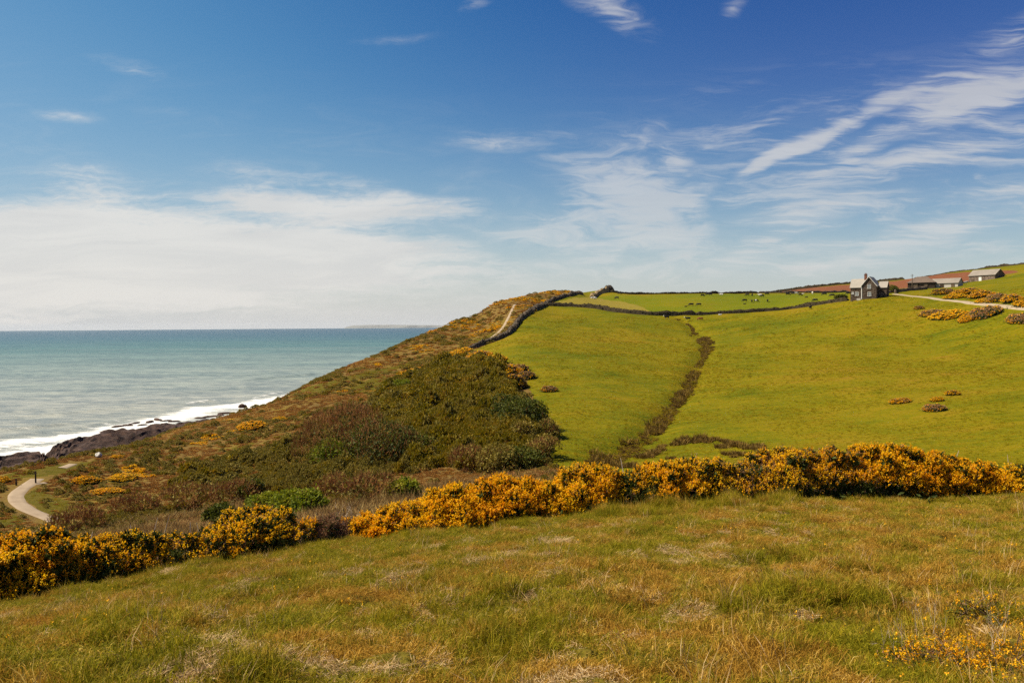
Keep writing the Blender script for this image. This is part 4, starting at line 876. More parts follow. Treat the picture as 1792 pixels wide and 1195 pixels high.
# --- short grass of the pastures
M_PAST, n_ = material('pasture_blades')
_p = n_.pos(); _k = n_.math('ADD', n_.math('MULTIPLY', n_.attr('tone'), 0.4), n_.math('ADD', n_.math('MULTIPLY', n_.rand(), 0.35), n_.math('MULTIPLY', n_.noise(_p, 0.06, 4, 0.6), 0.5)))
n_.surf(n_.ramp(n_.math('SUBTRACT', _k, 0.1), [(0.15, (0.1092, 0.1174, 0.0027)), (0.4, (0.2038, 0.173, 0.0036)), (0.65, (0.2912, 0.2039, 0.0045)), (0.9, (0.364, 0.2039, 0.0162))]), 0.9, 0.08, None, 0.25)
def build_pasture():
    r = np.random.default_rng(123); protos = []
    for k in range(3):
        n = 26; C = np.stack([r.random(n)-0.5, r.random(n)-0.5, np.full(n, -0.02)], -1)*np.array([1.1, 1.1, 1]); D = unit(np.stack([0.9*r.normal(size=n), 0.9*r.normal(size=n), np.full(n, 0.8)], -1))
        V, F = cards(r, C, D, 0.22+0.2*r.random(n), 0.10+0.1*r.random(n)); protos.append(mk('past_%d' % k, V, [F], [M_PAST], attrs={'tone': np.repeat(r.random(n), 4)}, link=False))
    x, y, rr = polar_samples(r, 130000, -36, 42, 62, 360)
    md = np.zeros(len(x), bool)
    for m in MEADOWS: md |= inside(x, y, m)
    md &= seg_dist(x, y, LOWP[0]) > 1.9
    k = (md | ~inside(x, y, SCRUB)) & (md | (x/y > -0.14)) & ~inside(x, y, PLOUGH) & ~inside(x, y, UPPER) & (r.random(len(x)) < np.interp(fbm(x/9, y/14, 4, 181), [-0.35, 0.1, 0.35], [0.15, 0.75, 1.0])) & (y > 45)
    k &= seg_dist(x, y, TRACKL) > 2.2
    x, y, rr = x[k], y[k], rr[k]; s = np.clip(rr*0.0027, 0.25, 0.8)*(0.5+0.8*r.random(len(x)))
    scatter('pasture_grass', np.column_stack([x, y, ground(x, y)]), r.random(len(x))*6.28, np.stack([s, s, s*(0.35+0.5*r.random(len(x)))], -1), r.integers(0, 3, len(x)), protos)
TRACKL = [tuple(q[:2]) for q in trace([(1566,514.5),(1578,516.3),(1600,518.7),(1640,523),(1680,527.3),(1720,532.3),(1760,537),(1792,540.8),(1840,547)])]
build_pasture()

# ------------------------------------------------------------------ hedgebanks and walls
M_HEDGE = leaf_material('hedge_leaves', [(0.2, (0.016, 0.018, 0.006)), (0.5, (0.035, 0.034, 0.012)), (0.8, (0.065, 0.055, 0.022))], 0.3, 0.1)
M_BANK = leaf_material('bank_growth', [(0.2, (0.050, 0.034, 0.020)), (0.5, (0.105, 0.075, 0.042)), (0.8, (0.17, 0.125, 0.065))], 0.3, 0.1)
def earth(name, stops, scale):
    m, n = material(name); f = n.noise(n.obj(), scale, 5, 0.7); n.surf(n.ramp(f, stops), 0.95, 0.05, n.bump(f, 0.8, 0.3)); return m
M_EARTH_D = earth('bank_earth', [(0.3, (0.022, 0.018, 0.010)), (0.7, (0.070, 0.052, 0.030))], 0.9)
M_EARTH_T = earth('tan_earth', [(0.3, (0.17, 0.115, 0.055)), (0.7, (0.36, 0.26, 0.14))], 0.7)
M_EARTH_G = earth('stone_earth', [(0.3, (0.055, 0.042, 0.030)), (0.6, (0.12, 0.095, 0.07)), (0.8, (0.20, 0.165, 0.12))], 1.1)
def hedge(name, line, h, w, bank_mat, leaf_mat, label, dens=9.0, seed=1, card=0.55, cat='hedge', ends=True):
    r = np.random.default_rng(seed)
    P = resample(smooth_line(line, 2), 0.9); n = len(P); T = np.gradient(P[:, :2], axis=0); T /= np.hypot(*T.T)[:, None]+1e-9; Nn = np.stack([-T[:, 1], T[:, 0]], -1)
    s = np.arange(n)*0.9; hh = h*(0.85+0.5*fbm(s/7, s*0, 3, seed)+0.25*vnoise(s/2.1, s*0, seed+2))
    if ends: hh = hh*np.clip(np.minimum(s+0.8, s[-1]-s+0.8)/2.2, 0.2, 1)
    prof = [(-0.62, -0.5), (-0.5, 0.12), (-0.38, 0.8), (-0.12, 1.0), (0.14, 1.0), (0.38, 0.8), (0.5, 0.12), (0.62, -0.5)]
    rows = []
    for a, b in prof:
        q = P[:, :2]+Nn*(a*w*(1+0.35*vnoise(s/2.3, s*0+a*9, seed+5)))[:, None]; g = ground(q[:, 0], q[:, 1])
        rows.append(np.column_stack([q, np.where(b < 0, g-0.4, g+hh*b*(1+0.12*r.normal(size=n)*(b > 0.5)))]))
    cen = P.mean(0); cen[2] = P[:, 2].min(); root = thing(name, tuple(cen), 0, label, cat)
    mk('bank', np.vstack(rows)-cen, [grid_faces(len(prof), n)], [bank_mat], parent=root)
    m = int(dens*s[-1]); i = r.random(m)*(n-1.001); k = i.astype(int); f = (i-k)[:, None]
    c = P[k]*(1-f)+P[k+1]*f; H = np.interp(i, np.arange(n), hh); a = r.uniform(-0.52, 0.52, m); b = np.interp(np.abs(a), [0, 0.38, 0.52], [1.0, 0.82, 0.25])*r.uniform(0.55, 1.12, m)
    xy = c[:, :2]+Nn[k]*(a*w)[:, None]; g = ground(xy[:, 0], xy[:, 1]); C = np.column_stack([xy, g+H*b])
    D = unit(np.column_stack([Nn[k]*np.sign(a)[:, None]*0.7, np.full(m, 0.6)])+0.7*r.normal(size=(m, 3)))
    V, F = cards(r, C-D*card*0.35, D, card*(0.6+0.8*r.random(m)), card*(0.5+0.6*r.random(m)))
    mk('foliage', V-cen, [F], [leaf_mat], attrs={'tone': np.repeat(r.random(m), 4)}, parent=root)
    return root
hedge('hedgebank', trace([(812,615)]+COAST_BANK[:-1]+[(1004,517.5),(1018,515.5)], 520), 1.9, 2.2, M_EARTH_G, M_BANK, 'long curving stone faced hedgebank between the coastal scrub and the pastures', 14, 11, 0.5)
hedge('hedge', trace([(956,534),(984,536),(1011,537),(1051,541),(1090,547.5),(1118,550),(1150,552),(1184,551.5),(1218,551)], 480), 1.9, 2.0, M_EARTH_D, M_HEDGE, 'dark hedge dividing the two pastures, left half up to the stream head', 14, 12)
hedge('hedge', trace([(1217,551),(1250,549.5),(1290,548),(1330,545.5),(1357,543.5),(1391,539.5),(1424,535),(1458,529.5),(1484,526)], 480), 1.5, 2.0, M_EARTH_D, M_HEDGE, 'dark hedge dividing the two pastures, right half running up to the stone cottage', 12, 13)
def ridge_line(us, dist, dv=0):
    return np.array([[*(lambda p: (p[0], p[1], float(ground(p[0], p[1]))))(at(float(u), 510.0, float(y)))] for u, y in zip(us, dist)])
hedge('hedge', ridge_line([1068,1110,1160,1220,1280,1326], [500,505,508,515,530,545]), 1.5, 2.2, M_EARTH_D, M_HEDGE, 'thin straight dark hedge on the skyline behind the grazing cattle', 10, 14, 0.6)
hedge('field_wall', ridge_line([1326,1370,1420,1460,1486], [545,548,552,556,560]), 1.5, 1.8, M_EARTH_G, M_BANK, 'grey green field wall in front of the red ploughed field', 8, 15, 0.5, 'wall')
hedge('hedge', ridge_line([1330,1380,1430,1488,1530,1582], [800,790,770,760,750,728]), 2.4, 2.5, M_EARTH_D, M_HEDGE, 'dark hedge along the top of the red ploughed field left of the farm', 8, 16, 0.7)
hedge('hedge', ridge_line([1600,1640,1690,1722], [700,675,645,625]), 0.9, 1.6, M_EARTH_D, M_BANK, 'low thin hedge on the skyline above the long low barn', 8, 17, 0.5)
hedge('hedge', ridge_line([1722,1745,1770,1800,1830], [624,614,600,585,570]), 1.9, 2.2, M_EARTH_D, M_HEDGE, 'dark hedge on the highest skyline at the right edge', 10, 18, 0.6)
hedge('hedgebank', np.array([hit(1036,521), hit(1042,518), hit(1049,514.5)]+list(ridge_line([1056,1064], [492,500]))), 2.9, 2.6, M_EARTH_T, M_BANK, 'bare tan earth bank on the summit at the left corner of the upper pasture', 4, 19, 0.5, 'bank')
hedge('hedgebank', ridge_line([1060,1064,1069,1075], [500,506,508,508]), 4.0, 3.4, M_EARTH_G, M_BANK, 'small brown mound making the highest point of the headland', 10, 20, 0.5, 'bank')

def stone_material(name, a, b, c):
    m, n = material(name); p = n.obj()
    v = n.node('ShaderNodeTexVoronoi', {'Vector': n.map(p, scale=(1.6, 1.6, 3.2)), 'Scale': 1.6}).outputs[1]
    f = n.math('ADD', n.math('MULTIPLY', n.noise(p, 0.8, 4, 0.6), 0.5), n.math('MULTIPLY', n.node('ShaderNodeSeparateColor', {0: v}).outputs[0], 0.5))
    n.surf(n.ramp(f, [(0.25, a), (0.5, b), (0.75, c)]), 0.95, 0.05, n.bump(f, 0.6, 0.1)); return m
def slate_material(name, a, b):
    m, n = material(name); p = n.obj()
    f = n.math('ADD', n.math('MULTIPLY', n.noise(n.map(p, scale=(1, 1, 4)), 0.9, 5, 0.7), 0.6), n.math('MULTIPLY', n.noise(p, 0.25, 3), 0.4))
    n.surf(n.ramp(f, [(0.3, a), (0.7, b)]), 0.7, 0.3, n.bump(f, 0.5, 0.08)); return m
M_STONE = stone_material('cottage_stone', (0.045, 0.030, 0.022), (0.085, 0.060, 0.045), (0.15, 0.115, 0.09))
M_BARNSTONE = stone_material('barn_stone', (0.075, 0.050, 0.038), (0.15, 0.11, 0.085), (0.26, 0.20, 0.16))
M_SLATE = slate_material('roof_slate', (0.24, 0.215, 0.185), (0.40, 0.36, 0.31)); M_SLATE2 = slate_material('barn_slate', (0.17, 0.145, 0.12), (0.29, 0.25, 0.21)); M_ROOFB = slate_material('brown_roof', (0.10, 0.070, 0.052), (0.19, 0.135, 0.10))
def plain(name, col, rough=0.6, spec=0.3):
    m, n = material(name); f = n.noise(n.obj(), 2.5, 4, 0.6); n.surf(n.mix(f, tuple(c*0.85 for c in col), tuple(min(1, c*1.12) for c in col)), rough, spec); return m
M_WHITE = plain('white_paint', (0.74, 0.72, 0.68)); M_PANE = plain('window_pane', (0.10, 0.12, 0.14), 0.15, 0.6); M_BRICK = plain('chimney_brick', (0.19, 0.085, 0.055), 0.9, 0.1); M_WOOD = plain('grey_timber', (0.13, 0.095, 0.065), 0.9, 0.1)
M_WASH = plain('whitewash', (0.46, 0.42, 0.37), 0.9, 0.1); M_DARKWOOD = plain('dark_timber', (0.05, 0.035, 0.025), 0.9, 0.1)
def box_arr(x0, x1, y0, y1, z0, z1):
    V = np.array([[x, y, z] for z in (z0, z1) for y in (y0, y1) for x in (x0, x1)], float)
    return V, np.array([[0, 2, 3, 1], [4, 5, 7, 6], [0, 1, 5, 4], [2, 6, 7, 3], [0, 4, 6, 2], [1, 3, 7, 5]])
def join(parts):
    V, F, k = [], [], 0
    for v, f in parts: V.append(v); F.append(np.asarray(f)+k); k += len(v)
    return np.vstack(V), F
def gable_block(x0, x1, y0, y1, zb, ze, zr, along):
    """Walls of a gabled block with closed gable ends; ridge along 'x' or 'y'."""
    if along == 'y':
        xm = (x0+x1)/2
        ring = [(x0, ze), (xm, zr), (x1, ze)]
        V = [(x0, y0, zb), (x1, y0, zb), (x1, y0, ze), (xm, y0, zr), (x0, y0, ze), (x0, y1, zb), (x1, y1, zb), (x1, y1, ze), (xm, y1, zr), (x0, y1, ze)]
    else:
        ym = (y0+y1)/2
        V = [(x0, y1, zb), (x0, y0, zb), (x0, y0, ze), (x0, ym, zr), (x0, y1, ze), (x1, y1, zb), (x1, y0, zb), (x1, y0, ze), (x1, ym, zr), (x1, y1, ze)]
    V = np.array(V, float)
    return V, [np.array([[0, 1, 2, 3, 4]]), np.array([[5, 9, 8, 7, 6]]), np.array([[0, 5, 6, 1], [1, 6, 7, 2], [2, 7, 8, 3], [3, 8, 9, 4], [4, 9, 5, 0]])]
def roof_slab(x0, x1, y0, y1, ze, zr, along, over=0.3, th=0.16):
    """Two pitched slabs with some thickness, lying on a gabled block."""
    out = []
    for sgn in (-1, 1):
        if along == 'y':
            xm = (x0+x1)/2; xe = x0-over if sgn < 0 else x1+over; zz = ze-(zr-ze)*over/((x1-x0)/2)
            A = [(xe, y0-over, zz), (xm, y0-over, zr), (xm, y1+over, zr), (xe, y1+over, zz)]
        else:
            ym = (y0+y1)/2; ye = y0-over if sgn < 0 else y1+over; zz = ze-(zr-ze)*over/((y1-y0)/2)
            A = [(x0-over, ye, zz), (x0-over, ym, zr), (x1+over, ym, zr), (x1+over, ye, zz)]
        A = np.array(A, float)+np.array([0, 0, 0.03]); B = A+np.array([0, 0, th])
        out.append((np.vstack([A, B]), np.array([[0, 3, 2, 1], [4, 5, 6, 7], [0, 1, 5, 4], [1, 2, 6, 5], [2, 3, 7, 6], [3, 0, 4, 7]])))
    return join(out)
def window(root, x, y, z0, w, h):
    V, F = join([box_arr(x-w/2-0.1, x-w/2, y-0.09, y+0.05, z0, z0+h), box_arr(x+w/2, x+w/2+0.1, y-0.09, y+0.05, z0, z0+h), box_arr(x-w/2-0.1, x+w/2+0.1, y-0.09, y+0.05, z0+h, z0+h+0.1), box_arr(x-w/2, x+w/2, y-0.08, y+0.05, z0+h*0.48, z0+h*0.48+0.09), box_arr(x-0.04, x+0.04, y-0.075, y+0.05, z0, z0+h)])
    f = mk('window', V, F, [M_WHITE], parent=root)
    V, F = box_arr(x-w/2, x+w/2, y-0.03, y+0.04, z0, z0+h); mk('pane', V, [F], [M_PANE], parent=f)
    V, F = box_arr(x-w/2-0.2, x+w/2+0.2, y-0.16, y+0.05, z0-0.14, z0); mk('sill', V, [F], [M_WHITE], parent=f)
def face_camera(p, extra): return -math.atan2(p[0], p[1])+math.radians(extra)
# --- stone cottage
hp = at(1510, 520.5, 322.0)
house = thing('cottage', tuple(hp), face_camera(hp, -13), 'grey stone cottage with pale slate roof and front gable at the top of the pasture', 'house')
V, F = gable_block(-0.5, 5.1, 0, 8, -2.5, 4.7, 8.2, 'y'); mk('gable_wing', V, F, [M_STONE], parent=house)
V, F = gable_block(-5.0, -0.5, 0.9, 6.3, -2.5, 4.2, 7.5, 'x'); mk('side_wing', V, F, [M_STONE], parent=house)
V, F = gable_block(5.1, 8.0, 4.2, 8.6, -2.0, 4.0, 6.3, 'x'); mk('rear_wing', V, F, [M_STONE], parent=house)
V, F = roof_slab(-0.5, 5.1, 0, 8, 4.7, 8.2, 'y', 0.3); rf = mk('roof', V, F, [M_SLATE], parent=house)
V, F = roof_slab(-5.0, 1.2, 0.9, 6.3, 4.2, 7.5, 'x', 0.25); rf2 = mk('roof', V, F, [M_SLATE], parent=house)
V, F = roof_slab(5.15, 8.0, 4.2, 8.6, 4.0, 6.3, 'x', 0.25); mk('roof', V, F, [M_SLATE], parent=house)
V, F = join([box_arr(-0.2, 0.75, 3.1, 4.1, 6.5, 9.3), box_arr(-0.3, 0.85, 3.0, 4.2, 9.3, 9.5), box_arr(-0.05, 0.2, 3.45, 3.75, 9.5, 9.95), box_arr(0.35, 0.6, 3.45, 3.75, 9.5, 9.95)]); mk('chimney', V, F, [M_BRICK], parent=rf2)
for sgn in (-1, 1):   # white bargeboards of the front gable
    A = np.array([2.3, -0.36, 8.42]); B = np.array([2.3+sgn*3.2, -0.36, 8.42-3.2*1.25])
    V = np.array([A, B, B+[0, 0, -0.28], A+[0, 0, -0.28], A+[0, 0.05, 0], B+[0, 0.05, 0], B+[0, 0.05, -0.28], A+[0, 0.05, -0.28]])
    mk('bargeboard', V, [np.array([[0, 1, 2, 3], [7, 6, 5, 4], [0, 4, 5, 1], [3, 2, 6, 7], [0, 3, 7, 4], [1, 5, 6, 2]])], [M_WHITE], parent=house)
V, F = box_arr(-0.62, -0.34, -0.10, 0.2, -2.4, 4.5); mk('drainpipe', V, [F], [M_WHITE], parent=house)
window(house, 2.35, 0, 3.6, 1.15, 1.5); window(house, 2.45, 0, 0.6, 1.15, 1.5); window(house, -2.5, 0.9, 0.9, 1.1, 1.35); window(house, -4.1, 0.9, 1.5, 0.6, 0.8)
V, F = box_arr(-2.2, -0.7, -0.7, 0.6, -1.2, -0.35); mk('doorstep', V, [F], [M_WASH], parent=house)
# --- barns
def barn(u, vb, y, L, D, he, hr, turn, wall, roof, label, door=None, hip=False, pale_wall=False):
    p = at(u, vb, y); t = thing('barn', tuple(p), face_camera(p, turn), label, 'barn')
    if not hip:
        V, F = gable_block(-L/2, L/2, 0, D, -3, he, hr, 'x'); mk('wall', V, F, [wall], parent=t); V, F = roof_slab(-L/2, L/2, 0, D, he, hr, 'x', 0.35, 0.2); mk('roof', V, F, [roof], parent=t)
    else:
        V, F = box_arr(-L/2, L/2, 0, D, -3, he); mk('wall', V, [F], [wall], parent=t)
        o = 0.5; k = D/2*1.0
        V = np.array([(-L/2-o, -o, he), (L/2+o, -o, he), (L/2+o, D+o, he), (-L/2-o, D+o, he), (-L/2+k, D/2, hr), (L/2-k, D/2, hr)])
        mk('roof', V, [np.array([[0, 1, 5, 4], [2, 3, 4, 5]]), np.array([[1, 2, 5], [3, 0, 4]]), np.array([[3, 2, 1, 0]])], [roof], parent=t)
    for (x, w, h, m) in door or []:
        V, F = box_arr(x-w/2, x+w/2, -0.12, 0.05, 0, h); d = mk('door', V, [F], [m], parent=t)
        V, F = join([box_arr(x-w/2-0.15, x-w/2, -0.16, 0.05, 0, h+0.15), box_arr(x+w/2, x+w/2+0.15, -0.16, 0.05, 0, h+0.15), box_arr(x-w/2, x+w/2, -0.16, 0.05, h, h+0.15)]); mk('door_frame', V, F, [M_WOOD], parent=d)
    return t
barn(1612, 503.5, 392, 12.0, 7.5, 2.5, 5.6, -6, M_DARKWOOD, M_ROOFB, 'brown hipped roof barn behind the telegraph pole, leftmost of the three barns', [(-2.5, 1.6, 1.9, M_WOOD), (2.0, 1.3, 1.8, M_WOOD)], True)
barn(1652, 503.0, 388, 12.5, 6.5, 2.1, 4.3, -20, M_WASH, M_SLATE2, 'long low barn with whitewashed front and grey roof, middle of the three barns', [(-1.0, 1.5, 1.7, M_DARKWOOD), (4.0, 1.2, 1.7, M_WOOD)])
barn(1718, 491.5, 412, 13.5, 8.5, 2.9, 5.7, -30, M_BARNSTONE, M_SLATE2, 'tall stone barn with dark gable end and pale door, highest of the three barns', [(-0.8, 1.5, 2.0, M_WHITE), (-4.6, 0.9, 1.0, M_WOOD)])
def wall_run(name, pts, h, w, mat, label, cat='wall'):
    P = resample(pts, 0.6); n = len(P); T = np.gradient(P[:, :2], axis=0); T /= np.hypot(*T.T)[:, None]; Nn = np.stack([-T[:, 1], T[:, 0]], -1); rows = []; s = np.arange(n)*0.6
    for a, b in [(-0.55, -0.8), (-0.5, 0.9), (-0.35, 1.0), (0.35, 1.0), (0.5, 0.9), (0.55, -0.8)]:
        q = P[:, :2]+Nn*a*w; rows.append(np.column_stack([q, P[:, 2]+h*b*(1+0.25*vnoise(s/1.3, s*0+a, 7))]))
    V = np.vstack(rows); c = V.mean(0); o = mk(name, V-c, [grid_faces(6, n), np.array([[k*n for k in range(6)]]), np.array([[k*n+n-1 for k in range(5, -1, -1)]])], [mat]); o.location = c
    return tag(o, label, cat)
wall_run('stone_wall', trace([(1566,511.5),(1580,510.5),(1600,508.3),(1622,506.5)], 480), 1.25, 0.7, M_BARNSTONE, 'rubble stone wall climbing from the bend of the farm track to the barns')
wall_run('stone_wall', trace([(1566,511.5),(1567,513.6)], 480), 1.3, 0.7, M_BARNSTONE, 'short end of stone wall turning down to the farm track')
wall_run('stone_wall', trace([(1534,515),(1545,514),(1556,513),(1564,512)], 480), 1.0, 0.6, M_BARNSTONE, 'low stone wall joining the right side of the cottage to the round dark bush')
wall_run('white_wall', trace([(1672,499),(1682,497),(1694,494.5)], 480), 0.9, 0.5, M_WASH, 'low whitewashed wall between the long low barn and the tall stone barn')
wall_run('white_wall', trace([(1650,502),(1657,501)], 480), 1.0, 0.5, M_WHITE, 'short bright white wall in front of the long low barn')
p = hit(1562, 512.5, 480); y2 = p[1]+2
b_ = thing('bush', (p[0]*y2/p[1], y2, float(ground(p[0]*y2/p[1], y2))-0.1), 0, 'round dark green bush between the cottage and the bend of the stone wall', 'bush'); pt, ms = valley_bush(4.6, 3.6, 2.9, 601, 1.0, 0.1, M_LEAF_D); build_parts(b_, pt, ms)
p = hit(1474, 523, 480)
b_ = thing('bush', (p[0], p[1]+1.5, float(ground(p[0], p[1]+1.5))-0.1), 0, 'low dark bush at the hedge end just left of the cottage', 'bush'); pt, ms = valley_bush(6.0, 2.6, 1.8, 602, 0.9, 0.2, M_LEAF_D); build_parts(b_, pt, ms)
def tube(path, rad, sides=7):
    P = np.asarray(path, float); T = unit(np.gradient(P, axis=0)); up = np.array([0, 0, 1.0]) if abs(T[:, 2]).mean() < 0.8 else np.array([1.0, 0, 0]); V = []
    for p_, t_, r_ in zip(P, T, rad):
        rx, rz = r_ if hasattr(r_, '__len__') else (r_, r_)
        s_ = unit(np.cross(t_, up)); u_ = np.cross(s_, t_)
        for k in range(sides):
            a = 2*math.pi*k/sides; V.append(p_+s_*math.cos(a)*rx+u_*math.sin(a)*rz)
    n = len(P); V = np.array(V); caps = [np.array([list(range(sides))[::-1]]), np.array([[(n-1)*sides+k for k in range(sides)]])]
    return V, [grid_faces(n, sides, True)]+caps
def join_tubes(ts):
    V, F, k = [], [], 0
    for v, fs in ts:
        V.append(v); F += [f+k for f in fs]; k += len(v)
    return np.vstack(V), F
pp = at(1596.3, 504.5, 372.0)
pole = thing('telegraph_pole', tuple(pp), face_camera(pp, 0), 'thin wooden telegraph pole standing before the brown roofed barn', 'pole')
V, F = tube([(0, 0, -1), (0, 0, 3), (0, 0, 6.6)], [0.17, 0.15, 0.11]); mk('post', V, F, [M_WOOD], parent=pole)
V, F = box_arr(-0.7, 0.7, -0.16, -0.06, 5.9, 6.05); mk('crossarm', V, [F], [M_WOOD], parent=pole)
for (u, vb, hpx, lab) in ((62.5, 846, 22, 'taller dark wooden waymark post beside the pale gravel path'), (28.5, 849, 12, 'short dark wooden post in the grass left of the gravel path')):
    q = hit(u, vb, 200); h = hpx/F_PX*q[1]
    P_ = thing('wooden_post', (q[0], q[1], q[2]), 0.4, lab, 'post')
    V, F = tube([(0, 0, -0.4), (0, 0, h*0.6), (0.01, 0, h)], [0.12, 0.115, 0.10], 6); mk('post', V, F, [M_DARKWOOD], parent=P_)
    V, F = box_arr(-0.16, 0.16, -0.15, -0.11, h*0.78, h*0.92); mk('arrow_plate', V, [F], [M_WOOD], parent=P_) if hpx > 15 else None

# ------------------------------------------------------------------ cattle
def hide(name, a, b):
    m, n = material(name); n.surf(n.mix(n.noise(n.obj(), 3.0, 4), a, b), 0.75, 0.25); return m
H_BLACK = hide('black_hide', (0.008, 0.007, 0.007), (0.022, 0.018, 0.016)); H_WHITE = hide('white_hide', (0.62, 0.58, 0.50), (0.78, 0.74, 0.66)); H_BROWN = hide('red_brown_hide', (0.13, 0.035, 0.014), (0.22, 0.065, 0.025))
def cow_mesh(name, pose, face_white=False, patch=False):
    leg = lambda x, y, top: tube([(x, y, top), (x+0.02, y, top*0.55), (x-0.02, y, top*0.30), (x, y, 0.0)], [0.15, 0.085, 0.065, 0.07], 6)
    dz = 0.0 if pose != 'lying' else -0.52
    b = [(-1.02,0,1.10),(-0.92,0,1.05),(-0.55,0,1.00),(0.0,0,0.96),(0.45,0,0.99),(0.75,0,1.03),(0.92,0,1.05)]
    ts = [tube([(x, y, z+dz) for x, y, z in b], [(0.12,0.14),(0.27,0.30),(0.33,0.36),(0.37,0.41),(0.34,0.40),(0.25,0.33),(0.14,0.2)], 10)]
    if pose == 'grazing': ts += [tube([(0.72,0,1.10),(1.05,0,0.86),(1.25,0,0.55),(1.32,0,0.36)], [(0.20,0.27),(0.15,0.21),(0.13,0.16),(0.14,0.15)], 8), tube([(1.27,0,0.46),(1.36,0,0.28),(1.44,0,0.06)], [0.15,0.13,0.08], 8)]; hd = (1.30, 0.42)
    else: ts += [tube([(0.70,0,1.12+dz),(0.98,0,1.26+dz),(1.20,0,1.38+dz)], [(0.20,0.28),(0.15,0.21),(0.14,0.16)], 8), tube([(1.14,0,1.42+dz),(1.36,0,1.32+dz),(1.60,0,1.18+dz)], [0.16,0.13,0.085], 8)]; hd = (1.18, 1.45+dz)
    for s in (-1, 1): ts.append(tube([(hd[0], s*0.12, hd[1]), (hd[0]-0.04, s*0.32, hd[1]+0.02)], [0.07, 0.035], 5))
    if pose != 'lying': ts += [leg(0.62, s*0.20, 0.95) for s in (-1, 1)]+[leg(-0.78, s*0.21, 1.0) for s in (-1, 1)]
    else: ts += [tube([(0.55, s*0.3, 0.25), (0.95, s*0.34, 0.12), (0.7, s*0.36, 0.07)], [0.13, 0.09, 0.07], 6) for s in (-1, 1)]+[tube([(-0.7, s*0.3, 0.28), (-0.3, s*0.42, 0.12), (-0.6, s*0.44, 0.07)], [0.2, 0.1, 0.07], 6) for s in (-1, 1)]
    ts.append(tube([(-1.0,0,1.2+dz),(-1.10,0,0.95+dz),(-1.08,0,max(0.5+dz, 0.08))], [0.05,0.035,0.05], 5))
    V, F = join_tubes(ts); o = mk(name, V, F, [H_BLACK])
    md = o.modifiers.new('one_skin', 'REMESH'); md.mode = 'VOXEL'; md.voxel_size = 0.05
    me = bpy.data.meshes.new_from_object(o.evaluated_get(bpy.context.evaluated_depsgraph_get())); bpy.data.objects.remove(o)
    me.name = name; me.materials.clear(); me.materials.append(H_BLACK); me.materials.append(H_WHITE)
    nf = len(me.polygons); cx = np.empty(nf*3, np.float32); me.polygons.foreach_get('center', cx); cx = cx.reshape(-1, 3)
    mi = np.zeros(nf, np.int32)
    if face_white: mi[(cx[:, 0] > hd[0]-0.02)] = 1; mi[cx[:, 2] < 0.25] = 1
    if patch: mi[(np.abs(cx[:, 0]+0.1) < 0.35)] = 1
    me.polygons.foreach_set('material_index', mi); me.polygons.foreach_set('use_smooth', np.ones(nf, bool)); return me
bpy.context.view_layer.update()
POSES = {k: cow_mesh('cow_'+k, *a) for k, a in {'g': ('grazing',), 's': ('standing',), 'l': ('lying',), 'w': ('standing', True), 'p': ('grazing', False, True)}.items()}
